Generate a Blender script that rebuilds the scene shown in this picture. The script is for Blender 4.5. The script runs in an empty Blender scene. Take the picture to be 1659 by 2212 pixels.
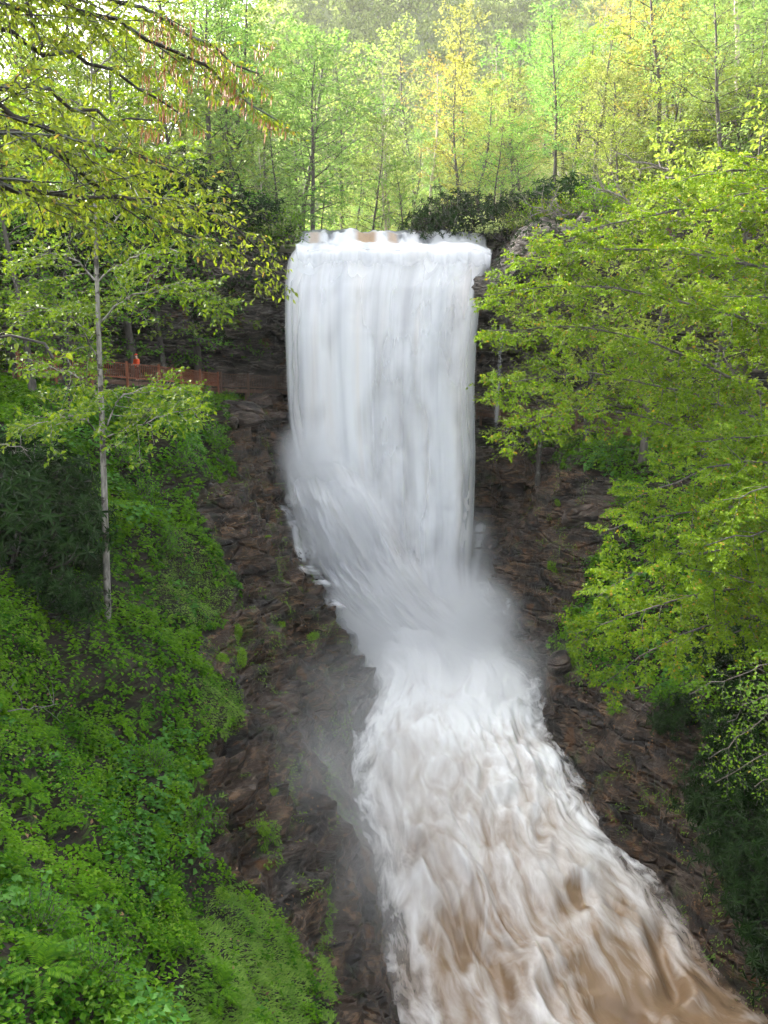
import bpy, bmesh, math, random, time
import numpy as np
from mathutils import Vector, Matrix
from mathutils.bvhtree import BVHTree
T0 = time.time()
rng = np.random.default_rng(7)
random.seed(7)
R = math.radians
scene = bpy.context.scene

# ------------------------------------------------------------------ camera, sky, sun, exposure
CAMZ = 22.0
PITCH = R(10.4)
cam_d = bpy.data.cameras.new('camera')
cam_d.sensor_fit = 'HORIZONTAL'; cam_d.sensor_width = 24; cam_d.lens = 24
cam_d.clip_start = 0.1; cam_d.clip_end = 5000
cam = bpy.data.objects.new('camera', cam_d)
scene.collection.objects.link(cam)
cam.location = (0, 0, CAMZ); cam.rotation_euler = (R(90) - PITCH, 0, 0)
scene.camera = cam

SUN_EL, SUN_AZ = R(32), R(-52)          # azimuth measured from +Y (ahead) towards +X
w = bpy.data.worlds.new('World'); scene.world = w; w.use_nodes = True
nt = w.node_tree; nt.nodes.clear()
sky = nt.nodes.new('ShaderNodeTexSky'); sky.sky_type = 'NISHITA'; sky.sun_disc = False
sky.sun_elevation = SUN_EL; sky.sun_rotation = SUN_AZ
sky.air_density = 1.0; sky.dust_density = 4.0; sky.ozone_density = 0.6
bgn = nt.nodes.new('ShaderNodeBackground'); bgn.inputs['Strength'].default_value = 0.15
wo = nt.nodes.new('ShaderNodeOutputWorld')
hz = nt.nodes.new('ShaderNodeHueSaturation'); hz.inputs['Saturation'].default_value = 0.35   # a hazy, whitish morning sky
nt.links.new(sky.outputs[0], hz.inputs['Color']); nt.links.new(hz.outputs[0], bgn.inputs[0]); nt.links.new(bgn.outputs[0], wo.inputs[0])
sl = bpy.data.lights.new('sun', 'SUN'); sl.energy = 4.2; sl.angle = R(2.0); sl.color = (1.0, 0.91, 0.76)
sun = bpy.data.objects.new('sun', sl); scene.collection.objects.link(sun)
sdir = Vector((math.sin(SUN_AZ) * math.cos(SUN_EL), math.cos(SUN_AZ) * math.cos(SUN_EL), math.sin(SUN_EL)))
sun.rotation_euler = sdir.to_track_quat('Z', 'Y').to_euler(); sun.location = (0, 0, 90)
vs = scene.view_settings
vs.view_transform = 'Standard'; vs.look = 'None'; vs.gamma = 1.0; vs.use_curve_mapping = False
vs.exposure = 2.65
cy = scene.cycles
cy.use_denoising = True
try: cy.denoiser = 'OPENIMAGEDENOISE'
except Exception: pass
cy.max_bounces = 5; cy.diffuse_bounces = 2; cy.glossy_bounces = 1; cy.transmission_bounces = 2
cy.transparent_max_bounces = 16; cy.volume_bounces = 3
cy.caustics_reflective = False; cy.caustics_refractive = False
cy.use_adaptive_sampling = True; cy.adaptive_threshold = 0.04
cy.volume_step_rate = 2.0; cy.volume_max_steps = 128
cy.sample_clamp_indirect = 4.0
scene.render.film_transparent = False

# ------------------------------------------------------------------ helpers
CP, SP = math.cos(PITCH), math.sin(PITCH)
def ray(u, v):
    x = (u - 829.5) / 1659; k = (1106 - v) / 1659
    return np.array((x, CP + k * SP, -SP + k * CP))
def P(u, v, Y):                      # a place in the gorge seen at (u, v), Y metres ahead
    d = ray(u, v); return d * (Y / d[1]) + np.array((0, 0, CAMZ))
def proj(p):
    p = np.asarray(p, float); q = p - np.array((0, 0, CAMZ))
    dep = q[..., 1] * CP - q[..., 2] * SP; up = q[..., 1] * SP + q[..., 2] * CP
    dep = np.where(np.abs(dep) < 1e-3, 1e-3, dep)
    return 829.5 + 1659 * q[..., 0] / dep, 1106 - 1659 * up / dep, dep

def _hash(ix, iy, iz, s):
    h = (ix.astype(np.int64) * 374761393 + iy.astype(np.int64) * 668265263 + iz.astype(np.int64) * 2147483647 + s * 1274126177) & 0xffffffff
    h = ((h ^ (h >> 13)) * 1274126177) & 0xffffffff
    h = ((h ^ (h >> 16)) * 2246822519) & 0xffffffff
    return (h ^ (h >> 15)) & 0xffff
_G = np.random.default_rng(3).normal(size=(256, 3)); _G /= np.linalg.norm(_G, axis=1)[:, None]
def perlin(p, s=0):
    p = np.asarray(p, float); i = np.floor(p).astype(np.int64); f = p - i
    w_ = f * f * f * (f * (f * 6 - 15) + 10); out = 0
    for dx in (0, 1):
        wx = w_[:, 0] if dx else 1 - w_[:, 0]
        for dy in (0, 1):
            wy = w_[:, 1] if dy else 1 - w_[:, 1]
            for dz in (0, 1):
                wz = w_[:, 2] if dz else 1 - w_[:, 2]
                g = _G[_hash(i[:, 0] + dx, i[:, 1] + dy, i[:, 2] + dz, s) & 255]
                out = out + wx * wy * wz * (g[:, 0] * (f[:, 0] - dx) + g[:, 1] * (f[:, 1] - dy) + g[:, 2] * (f[:, 2] - dz))
    return out * 1.5
def fbm(p, octv=4, s=0, gain=0.5):
    p = np.asarray(p, float); a = 1; o = 0
    for k in range(octv):
        o = o + a * perlin(p * (2.03 ** k) + 17.3 * k, s + k); a *= gain
    return o
def ridged(p, octv=4, s=0):
    p = np.asarray(p, float); a = 1; o = 0
    for k in range(octv):
        o = o + a * (1 - 2 * np.abs(perlin(p * (2.03 ** k) + 9.1 * k, s + k))); a *= 0.5
    return o
def sstep(a, b, x):
    t = np.clip((np.asarray(x, float) - a) / (b - a), 0, 1); return t * t * (3 - 2 * t)

def mesh_np(name, verts, faces, mat=None, attrs=None, smooth=True, uv=None):
    """verts (N,3); faces: list of int arrays (M,k)"""
    if not isinstance(faces, list): faces = [faces]
    faces = [np.asarray(f, np.int32) for f in faces if len(f)]
    me = bpy.data.meshes.new(name)
    verts = np.ascontiguousarray(verts, np.float32)
    me.vertices.add(len(verts)); me.vertices.foreach_set('co', verts.ravel())
    idx = np.concatenate([f.ravel() for f in faces]); tot = np.concatenate([np.full(len(f), f.shape[1], np.int32) for f in faces])
    me.loops.add(len(idx)); me.loops.foreach_set('vertex_index', idx)
    me.polygons.add(len(tot)); st = np.concatenate(([0], np.cumsum(tot)[:-1])).astype(np.int32)
    me.polygons.foreach_set('loop_start', st)
    try: me.polygons.foreach_set('loop_total', tot)
    except Exception: pass
    me.polygons.foreach_set('use_smooth', np.full(len(tot), bool(smooth)))
    for k, a in (attrs or {}).items():
        at = me.attributes.new(k, 'FLOAT', 'POINT'); at.data.foreach_set('value', np.ascontiguousarray(a, np.float32))
    if uv is not None:
        l = me.uv_layers.new(name='UVMap'); l.data.foreach_set('uv', np.ascontiguousarray(uv[idx], np.float32).ravel())
    me.update(calc_edges=True)
    if mat is not None: me.materials.append(mat)
    return me
def link(name, me, parent=None, loc=None):
    o = bpy.data.objects.new(name, me); scene.collection.objects.link(o)
    if parent is not None: o.parent = parent
    if loc is not None: o.location = loc
    return o
def empty(name, loc=(0, 0, 0), rz=0):
    o = bpy.data.objects.new(name, None); scene.collection.objects.link(o)
    o.location = loc; o.rotation_euler = (0, 0, rz); o.empty_display_size = 0.2
    return o
def tag(o, label=None, cat=None, group=None, kind=None):
    if label: o['label'] = label
    if cat: o['category'] = cat
    if group: o['group'] = group
    if kind: o['kind'] = kind
    return o
def grid_faces(nu, nv):
    i = np.arange(nu - 1)[:, None] * nv + np.arange(nv - 1)[None, :]
    i = i.ravel(); return np.stack([i, i + nv, i + nv + 1, i + 1], 1)
def resample(poly, n):
    poly = np.asarray(poly, float); s = np.concatenate(([0], np.cumsum(np.linalg.norm(np.diff(poly, axis=0), axis=1))))
    t = np.linspace(0, s[-1], n); return np.stack([np.interp(t, s, poly[:, k]) for k in range(poly.shape[1])], 1)
def smooth_poly(poly, n, it=2):
    p = np.asarray(poly, float)
    for _ in range(it):
        q = np.empty((2 * len(p), p.shape[1])); q[0] = p[0]; q[-1] = p[-1]
        q[1:-1:2] = 0.75 * p[:-1] + 0.25 * p[1:]; q[2::2] = 0.25 * p[:-1] + 0.75 * p[1:]; p = q
    return resample(p, n)
def in_poly(u, v, poly):
    poly = np.asarray(poly, float); r = np.zeros(np.shape(u), bool); n = len(poly)
    for i in range(n):
        x1, y1 = poly[i]; x2, y2 = poly[(i + 1) % n]
        c = ((y1 > v) != (y2 > v)) & (u < (x2 - x1) * (v - y1) / ((y2 - y1) if y2 != y1 else 1e-9) + x1)
        r ^= c
    return r
def dist_poly(px, py, poly):
    d = np.full(px.shape, 1e9)
    for (x1, y1), (x2, y2) in zip(poly[:-1], poly[1:]):
        dx, dy = x2 - x1, y2 - y1; t = np.clip(((px - x1) * dx + (py - y1) * dy) / (dx * dx + dy * dy), 0, 1)
        d = np.minimum(d, np.hypot(px - x1 - t * dx, py - y1 - t * dy))
    return d
def normals_np(V, F):
    F = np.asarray(F); a = V[F[:, 2]] - V[F[:, 0]]; b = V[F[:, 3 if F.shape[1] == 4 else 1]] - V[F[:, 1 if F.shape[1] == 4 else 0]]
    n = np.cross(a, b); N = np.zeros_like(V)
    for k in range(F.shape[1]): np.add.at(N, F[:, k], n)
    return N / (np.linalg.norm(N, axis=1)[:, None] + 1e-9)
def unit(a): return a / (np.linalg.norm(a, axis=-1, keepdims=True) + 1e-9)

# ------------------------------------------------------------------ materials
def new_mat(name):
    m = bpy.data.materials.new(name); m.use_nodes = True; m.node_tree.nodes.clear(); return m, m.node_tree
class NT:
    def __init__(s, nt): s.nt = nt
    def n(s, t, **kw):
        x = s.nt.nodes.new(t)
        for k, v in kw.items():
            if k in x.inputs: x.inputs[k].default_value = v
            else: setattr(x, k, v)
        return x
    def l(s, a, b): s.nt.links.new(a, b)
    def math(s, op, a, b=None, c=None, clamp=False):
        x = s.nt.nodes.new('ShaderNodeMath'); x.operation = op; x.use_clamp = clamp
        for i, q in enumerate((a, b, c)):
            if q is None: continue
            if hasattr(q, 'is_output'): s.l(q, x.inputs[i])
            else: x.inputs[i].default_value = q
        return x.outputs[0]
    def mix(s, f, a, b, blend='MIX'):
        x = s.nt.nodes.new('ShaderNodeMix'); x.data_type = 'RGBA'; x.blend_type = blend
        for sock, q in ((x.inputs[0], f), (x.inputs[6], a), (x.inputs[7], b)):
            if hasattr(q, 'is_output'): s.l(q, sock)
            elif isinstance(q, (tuple, list)): sock.default_value = (*q, 1) if len(q) == 3 else q
            else: sock.default_value = q
        return x.outputs[2]
    def rng(s, v, a, b, c=0.0, d=1.0, smooth=True):
        x = s.nt.nodes.new('ShaderNodeMapRange'); x.interpolation_type = 'SMOOTHSTEP' if smooth else 'LINEAR'
        s.l(v, x.inputs[0])
        for i, q in zip((1, 2, 3, 4), (a, b, c, d)): x.inputs[i].default_value = q
        return x.outputs[0]
    def noise(s, vec, scale, detail=4, rough=0.55, dist=0.0, out=0):
        x = s.nt.nodes.new('ShaderNodeTexNoise'); x.inputs['Scale'].default_value = scale; x.inputs['Detail'].default_value = detail
        x.inputs['Roughness'].default_value = rough; x.inputs['Distortion'].default_value = dist
        if vec is not None: s.l(vec, x.inputs['Vector'])
        return x.outputs[out]
    def attr(s, name):
        x = s.nt.nodes.new('ShaderNodeAttribute'); x.attribute_name = name; return x.outputs['Fac']
    def mapv(s, vec, scale=(1, 1, 1), rot=(0, 0, 0)):
        x = s.nt.nodes.new('ShaderNodeMapping'); x.inputs['Scale'].default_value = scale; x.inputs['Rotation'].default_value = rot
        s.l(vec, x.inputs['Vector']); return x.outputs[0]
    def bump(s, h, strength=0.5, dist=0.1):
        x = s.nt.nodes.new('ShaderNodeBump'); x.inputs['Strength'].default_value = strength; x.inputs['Distance'].default_value = dist
        s.l(h, x.inputs['Height']); return x.outputs[0]

def leaf_mat(name, ca, cb, trans=0.4, rough=0.45, spec=0.4, cc=None, tt=(1.25, 1.15, 0.55)):
    m, nt = new_mat(name); k = NT(nt)
    col = k.mix(k.attr('var'), ca, cb)
    if cc is not None: col = k.mix(k.rng(k.attr('var'), 0.9, 0.97), col, cc)
    oi = k.n('ShaderNodeObjectInfo')
    col = k.mix(1.0, col, oi.outputs['Color'], 'MULTIPLY')
    p = k.n('ShaderNodeBsdfPrincipled', Roughness=rough); p.inputs['Specular IOR Level'].default_value = spec
    k.l(col, p.inputs['Base Color'])
    t = k.n('ShaderNodeBsdfTranslucent'); tc = k.mix(1.0, col, tt, 'MULTIPLY'); k.l(tc, t.inputs['Color'])
    mx = k.n('ShaderNodeMixShader'); mx.inputs[0].default_value = trans
    k.l(p.outputs[0], mx.inputs[1]); k.l(t.outputs[0], mx.inputs[2])
    o = k.n('ShaderNodeOutputMaterial'); k.l(mx.outputs[0], o.inputs[0]); return m
def bark_mat(name, ca, cb, scale=3.0, blotch=None):
    m, nt = new_mat(name); k = NT(nt)
    tc = k.n('ShaderNodeTexCoord').outputs['Object']
    n1 = k.noise(k.mapv(tc, (1, 1, 0.25)), scale * 3, 5, 0.6); n2 = k.noise(tc, scale, 4, 0.6)
    col = k.mix(k.rng(n1, 0.3, 0.7), ca, cb)
    if blotch: col = k.mix(k.rng(n2, 0.52, 0.6), col, blotch)
    p = k.n('ShaderNodeBsdfPrincipled', Roughness=0.8); k.l(col, p.inputs['Base Color'])
    k.l(k.bump(n1, 0.6, 0.03), p.inputs['Normal'])
    o = k.n('ShaderNodeOutputMaterial'); k.l(p.outputs[0], o.inputs[0]); return m
def rock_mat(name, veg=True, wet=0.26, dark=(0.007, 0.004, 0.0022), mid=(0.038, 0.021, 0.011), light=(0.15, 0.088, 0.047), grey=(0.095, 0.08, 0.068)):
    m, nt = new_mat(name); k = NT(nt)
    tc = k.n('ShaderNodeTexCoord').outputs['Object']
    st = k.mapv(tc, (0.5, 0.5, 1.6), (0.18, -0.12, 0))
    n1 = k.noise(st, 0.9, 8, 0.62, 0.6); n2 = k.noise(tc, 0.35, 4, 0.5); n3 = k.noise(k.mapv(tc, (0.8, 0.8, 5.0), (0.10, -0.12, 0)), 1.6, 6, 0.65, 0.5)
    n4 = k.noise(tc, 9.0, 3, 0.6)
    col = k.mix(k.rng(n1, 0.40, 0.52), dark, mid)
    col = k.mix(k.math('MULTIPLY', k.rng(n3, 0.50, 0.58), k.rng(n1, 0.44, 0.54)), col, light)
    col = k.mix(k.math('MULTIPLY', k.rng(n2, 0.5, 0.62), k.rng(n3, 0.45, 0.6, 0, 0.8)), col, grey)
    col = k.mix(k.rng(k.noise(tc, 0.7, 3, 0.5), 0.62, 0.72, 0, 0.7), col, (0.16, 0.07, 0.022))
    if veg:
        va = k.attr('veg')
        moss = k.mix(k.rng(n3, 0.35, 0.6), (0.02, 0.045, 0.008), (0.05, 0.085, 0.012))
        soil = k.mix(k.rng(n1, 0.4, 0.6), (0.012, 0.009, 0.006), (0.03, 0.022, 0.013))
        soil = k.mix(k.rng(n3, 0.52, 0.62), soil, moss)
        f = k.math('ADD', va, k.math('MULTIPLY', k.math('SUBTRACT', n1, 0.5), 0.9))
        col = k.mix(k.rng(f, 0.42, 0.58), col, soil)
        mo = k.math('MULTIPLY', k.rng(k.noise(tc, 0.55, 5, 0.65), 0.58, 0.66), k.rng(n4, 0.35, 0.6))
        col = k.mix(k.math('MULTIPLY', mo, 0.7), col, moss)
    p = k.n('ShaderNodeBsdfPrincipled'); k.l(col, p.inputs['Base Color'])
    ro = k.rng(n2, 0.35, 0.65, wet, wet + 0.3)
    if veg: ro = k.math('MAXIMUM', ro, k.rng(va, 0.2, 0.6, 0.0, 0.95))
    k.l(ro, p.inputs['Roughness']); p.inputs['Specular IOR Level'].default_value = 0.38
    vo = k.n('ShaderNodeTexVoronoi', feature='DISTANCE_TO_EDGE'); vo.inputs['Scale'].default_value = 1.0
    k.l(k.mapv(k.mix(0.35, tc, k.noise(tc, 0.8, 3, 0.6, 0, 1)), (0.55, 0.55, 1.9), (0.1, -0.14, 0)), vo.inputs['Vector'])
    n1 = k.math('ADD', n1, k.rng(vo.outputs['Distance'], 0.0, 0.09, 0.0, 0.55))
    h = k.math('ADD', k.math('MULTIPLY', n1, 1.0), k.math('ADD', k.math('MULTIPLY', n3, 0.55), k.math('MULTIPLY', n4, 0.12)))
    k.l(k.bump(h, 1.0, 0.45), p.inputs['Normal'])
    o = k.n('ShaderNodeOutputMaterial'); k.l(p.outputs[0], o.inputs[0]); return m

M = {}
M['rock'] = rock_mat('wet_rock')
M['cliff'] = rock_mat('cliff_rock', veg=False, wet=0.45, mid=(0.05, 0.04, 0.032), light=(0.2, 0.165, 0.135), grey=(0.18, 0.165, 0.15))
M['boulder'] = rock_mat('boulder_rock', veg=False, wet=0.35, mid=(0.06, 0.042, 0.032), light=(0.17, 0.12, 0.09))

def soil_mat(nm='forest_floor', ca=(0.03, 0.03, 0.012), cb=(0.07, 0.075, 0.025), cc=(0.09, 0.07, 0.04)):
    m, nt = new_mat(nm); k = NT(nt)
    tc = k.n('ShaderNodeTexCoord').outputs['Object']
    col = k.mix(k.rng(k.noise(tc, 0.6, 6), 0.35, 0.65), ca, cb)
    col = k.mix(k.rng(k.noise(tc, 3, 4), 0.5, 0.7), col, cc)
    p = k.n('ShaderNodeBsdfPrincipled', Roughness=0.9); k.l(col, p.inputs['Base Color'])
    o = k.n('ShaderNodeOutputMaterial'); k.l(p.outputs[0], o.inputs[0]); return m
M['soil'] = soil_mat(); M['wooded'] = soil_mat('wooded_slope', (0.10, 0.14, 0.05), (0.18, 0.22, 0.09), (0.2, 0.2, 0.1))  # wooded_slope: forest green, lightened to put haze into the colour

def fall_mat():
    m, nt = new_mat('falling_water'); k = NT(nt)
    uv0 = k.n('ShaderNodeUVMap').outputs[0]
    wn = k.n('ShaderNodeVectorMath', operation='MULTIPLY_ADD'); k.l(k.noise(k.mapv(uv0, (3.5, 0.6, 1)), 1.0, 2, 0.5, 0, 1), wn.inputs[0]); wn.inputs[1].default_value = (0.16, 0, 0); k.l(uv0, wn.inputs[2]); uv = wn.outputs[0]
    s1 = k.noise(k.mapv(uv, (24, 0.7, 1)), 1.0, 4, 0.5, 0.3); s2 = k.noise(k.mapv(uv, (90, 1.6, 1)), 1.0, 3, 0.5, 0.2)
    s3 = k.noise(k.mapv(uv, (7, 0.7, 1)), 1.0, 3, 0.5, 0.5)
    col = k.mix(k.rng(s3, 0.5, 0.75), (0.88, 0.885, 0.895), (0.86, 0.81, 0.755))
    s4 = k.noise(k.mapv(uv, (7.5, 0.75, 1)), 1.0, 4, 0.55, 0.35)
    col = k.mix(k.math('MULTIPLY', k.rng(s4, 0.48, 0.74), 0.7), col, (0.46, 0.47, 0.505)); col = k.mix(k.math('MULTIPLY', k.rng(s1, 0.5, 0.75), 0.15), col, (0.5, 0.51, 0.54))
    col = k.mix(k.attr('tan'), col, (0.46, 0.29, 0.15))
    col = k.mix(k.attr('dark'), col, (0.13, 0.14, 0.155))
    p = k.n('ShaderNodeBsdfPrincipled', Roughness=0.55); k.l(col, p.inputs['Base Color']); p.inputs['Specular IOR Level'].default_value = 0.25
    k.l(k.rng(k.attr('dark'), 0, 1, 0.6, 0.15), p.inputs['Roughness'])
    k.l(k.bump(s1, 0.08, 0.2), p.inputs['Normal'])
    t = k.n('ShaderNodeBsdfTranslucent'); k.l(col, t.inputs['Color'])
    mx = k.n('ShaderNodeMixShader'); mx.inputs[0].default_value = 0.3; k.l(p.outputs[0], mx.inputs[1]); k.l(t.outputs[0], mx.inputs[2])
    a = k.attr('alpha')
    st = k.math('ADD', k.math('MULTIPLY', s1, 0.45), k.math('MULTIPLY', s4, 0.55))
    al = k.rng(k.math('ADD', a, k.math('MULTIPLY', k.math('SUBTRACT', st, 0.5), 1.8)), -0.05, 1.1)
    al = k.math('MULTIPLY', al, k.rng(a, -0.1, 0.3))
    tr = k.n('ShaderNodeBsdfTransparent'); m2 = k.n('ShaderNodeMixShader')
    k.l(al, m2.inputs[0]); k.l(tr.outputs[0], m2.inputs[1]); k.l(mx.outputs[0], m2.inputs[2])
    o = k.n('ShaderNodeOutputMaterial'); k.l(m2.outputs[0], o.inputs[0]); return m
M['fall'] = fall_mat()

def river_mat():
    m, nt = new_mat('river_water'); k = NT(nt)
    uv = k.n('ShaderNodeUVMap').outputs[0]
    wv = k.noise(k.mapv(uv, (0.35, 0.22, 1)), 1.0, 2, 0.5, 0, 1)
    sub = k.n('ShaderNodeVectorMath', operation='MULTIPLY_ADD'); k.l(wv, sub.inputs[0]); sub.inputs[1].default_value = (2.6, 2.2, 0); k.l(uv, sub.inputs[2])
    wuv = sub.outputs[0]
    a = k.noise(k.mapv(wuv, (1.15, 0.42, 1)), 1.0, 6, 0.55, 1.0); b = k.noise(k.mapv(wuv, (3.2, 1.1, 1)), 1.0, 4, 0.58, 0.8)
    c = k.noise(k.mapv(uv, (0.22, 0.16, 1)), 1.0, 3, 0.5, 0.4)
    f = k.math('ADD', k.math('MULTIPLY', a, 0.58), k.math('ADD', k.math('MULTIPLY', b, 0.2), k.math('MULTIPLY', c, 0.32)))
    f = k.math('ADD', f, k.attr('foam'))
    fo = k.rng(f, 0.42, 0.86, smooth=False)
    thick = k.mix(c, (0.18, 0.108, 0.055), (0.28, 0.19, 0.115))
    col = k.mix(fo, thick, (0.84, 0.83, 0.815))
    p = k.n('ShaderNodeBsdfPrincipled'); k.l(col, p.inputs['Base Color']); k.l(k.rng(fo, 0, 0.7, 0.3, 0.75), p.inputs['Roughness'])
    p.inputs['Specular IOR Level'].default_value = 0.35
    k.l(k.bump(k.math('ADD', a, k.math('MULTIPLY', b, 0.3)), 0.35, 0.25), p.inputs['Normal'])
    e = k.rng(k.math('ADD', k.attr('edge'), k.math('MULTIPLY', k.math('SUBTRACT', k.math('ADD', k.math('MULTIPLY', a, 0.6), k.math('MULTIPLY', b, 0.4)), 0.5), 0.5)), 0.03, 0.22)
    tr = k.n('ShaderNodeBsdfTransparent'); m2 = k.n('ShaderNodeMixShader'); k.l(e, m2.inputs[0]); k.l(tr.outputs[0], m2.inputs[1]); k.l(p.outputs[0], m2.inputs[2])
    o = k.n('ShaderNodeOutputMaterial'); k.l(m2.outputs[0], o.inputs[0]); return m
M['river'] = river_mat()

M['leaf_spring'] = leaf_mat('leaf_spring', (0.06, 0.13, 0.004), (0.185, 0.295, 0.012), 0.42, 0.5, 0.12, cc=(0.27, 0.2, 0.025))
M['leaf_yellow'] = leaf_mat('leaf_yellow', (0.11, 0.17, 0.014), (0.24, 0.31, 0.04), 0.42, 0.5, 0.2, cc=(0.28, 0.22, 0.06))
M['leaf_fresh'] = leaf_mat('leaf_fresh', (0.045, 0.135, 0.005), (0.17, 0.31, 0.014), 0.4, 0.5, 0.2)
M['leaf_ground'] = leaf_mat('leaf_ground', (0.02, 0.10, 0.002), (0.13, 0.29, 0.006), 0.38, 0.55, 0.12)
M['leaf_grass'] = leaf_mat('leaf_grass', (0.075, 0.18, 0.016), (0.22, 0.36, 0.06), 0.4, 0.5, 0.15)
M['leaf_dark'] = leaf_mat('leaf_dark', (0.006, 0.022, 0.004), (0.024, 0.06, 0.010), 0.15, 0.5, 0.14)
M['leaf_far'] = leaf_mat('leaf_far', (0.16, 0.215, 0.07), (0.36, 0.41, 0.17), 0.5, 0.6, 0.1, tt=(1.05, 1.12, 0.8))  # paled and desaturated so the colour itself carries distance haze
M['needle'] = leaf_mat('needle', (0.05, 0.075, 0.03), (0.10, 0.13, 0.06), 0.2)
M['catkin'] = leaf_mat('catkin', (0.25, 0.09, 0.02), (0.42, 0.18, 0.04), 0.2)
M['bark_birch'] = bark_mat('bark_birch', (0.10, 0.09, 0.075), (0.34, 0.31, 0.27), 2.5, (0.05, 0.04, 0.03))
M['bark_grey'] = bark_mat('bark_grey', (0.03, 0.026, 0.02), (0.11, 0.095, 0.08), 2.0)
M['bark_pale'] = bark_mat('bark_pale', (0.25, 0.2, 0.16), (0.5, 0.43, 0.37), 1.5)
M['bark_dark'] = bark_mat('bark_dark', (0.018, 0.014, 0.011), (0.06, 0.05, 0.04), 3.0, (0.12, 0.13, 0.11))
M['dead_wood'] = bark_mat('dead_wood', (0.09, 0.08, 0.07), (0.24, 0.21, 0.19), 3.0)

# ------------------------------------------------------------------ the gorge
LEFT = np.array([(-4, 57.5), (-3.7, 54), (-3.3, 51), (-2.3, 48), (-1.0, 45), (-0.4, 41.5), (-1.6, 38), (-1.4, 33), (-0.3, 29.5), (0.2, 26), (0.3, 22.7), (3, 18.4), (9, 15), (18, 13), (60, 9)], float)
RIGHT = np.array([(8, 57.5), (7.6, 53), (6.4, 50), (7.4, 46.8), (9.2, 43), (8.8, 39.5), (9.3, 35), (9.9, 31), (11.6, 28.3), (12.3, 23.8), (15.5, 20.8), (23, 19), (60, 16)], float)
POOL = np.concatenate([LEFT, RIGHT[::-1]])
def zwater(y): return np.interp(y, (8, 22.7, 30, 37, 47, 52, 60), (-1.2, 0.0, 1.5, 3.0, 4.6, 5.2, 6.2))
def terrain_base(x, y):
    dl = dist_poly(x, y, LEFT); dr = dist_poly(x, y, RIGHT); db = dist_poly(x, y, np.array([LEFT[0], RIGHT[0]]))
    inside = in_poly(x, y, POOL)
    d = np.minimum(np.minimum(dl, dr), db); right = sstep(-2.0, 2.0, dl - dr)
    slL = np.interp(y, (10, 30, 42, 48, 52), (1.15, 1.15, 1.25, 1.5, 2.1)); slR = np.interp(y, (20, 35, 43, 48, 52), (1.0, 1.0, 1.3, 1.6, 2.2))
    sl_ = slL * (1 - right) + slR * right
    back = sstep(55, 59, y); sl_ = sl_ * (1 - back) + 3.0 * back
    yy = np.minimum(y, 57)
    z = zwater(np.clip(y, 8, 57)) - 0.3 + d * sl_ + 0.7 * (1 - np.exp(-d / 0.5))
    capL = np.interp(x, (-45, -18, -8, 4, 10, 30), (23, 20.0, 19.2, 18.6, 17.2, 17.2))
    e = z - capL; z = np.where(e > -1.5, capL + np.where(e < 1.5, -(1.5 - e) ** 2 / 6 , 0) * 1.0 + np.where(e > 1.5, (e - 1.5) * np.where(right > .5, .3, .16) * sstep(50, 40, y), 0), z)
    z = z + 0.9 * np.maximum(-x - 25, 0) * sstep(14, 30, y)  # left ridge raised to cast shade on the left slope
    zin = zwater(y) - 0.30 - 0.4 * np.minimum(d, 3)
    return np.where(inside, zin, z), d, inside

ROCK_POLYS = [
    [(500, 880), (620, 850), (700, 1000), (1120, 960), (1150, 1000), (1230, 1010), (1345, 1035), (1330, 1110), (1270, 1240), (1220, 1350), (1180, 1400), (1250, 1450), (1330, 1500), (1480, 1530), (1600, 1700), (1700, 1760), (1700, 2300),
     (720, 2300), (690, 2190), (668, 2100), (600, 2000), (500, 1900), (410, 1840), (405, 1790), (450, 1650), (455, 1590), (525, 1560), (518, 1490), (430, 1430), (440, 1370), (512, 1290), (470, 1210), (435, 1150), (430, 1090), (500, 1010)],
]
def rockdisp(p):
    w1 = fbm(p * 0.13, 3, 11); w2 = fbm(p * 0.5, 4, 21)
    q = p[:, 2] * 0.95 + 0.13 * p[:, 0] + 0.10 * p[:, 1] + 1.1 * w1 + 0.22 * w2
    fr = q - np.floor(q); led = np.where(fr < 0.82, fr / 0.82, (1 - fr) / 0.18)
    q2 = q * 3.3 + 0.4 * w2; f2 = q2 - np.floor(q2); led2 = np.where(f2 < 0.75, f2 / 0.75, (1 - f2) / 0.25)
    am = np.clip(0.55 + 0.9 * fbm(p * 0.22, 2, 31), 0.08, 1.2)
    return am * (1.05 * (led - 0.5) + 0.32 * (led2 - 0.5)) + 0.6 * fbm(p * 0.33, 5, 41) + 0.12 * ridged(p * 1.3, 3, 51)

gx = np.concatenate([np.linspace(-70, -24, 60)[:-1], np.arange(-24, 26, 0.16), np.linspace(26, 70, 60)])
gy = np.concatenate([np.linspace(-12, 9, 50)[:-1], np.arange(9, 66, 0.17), np.linspace(66, 72, 16)])
X, Y = np.meshgrid(gx, gy, indexing='ij'); x, y = X.ravel(), Y.ravel()
zb, dd, ins = terrain_base(x, y)
V = np.stack([x, y, zb], 1); F = grid_faces(len(gx), len(gy))
N = normals_np(V, F)
if N[:, 2].mean() < 0: N = -N
uu, vv, dep = proj(V)
def rockmask(V):
    u_, v_, d_ = proj(V); j = fbm(V * 0.8, 3, 5) * 22
    m = np.zeros(len(V), bool)
    for pl in ROCK_POLYS: m |= in_poly(u_ + j, v_ + j * 0.7, pl)
    return m & (d_ > 1)
rock = (rockmask(V) | ins).astype(float)
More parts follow.
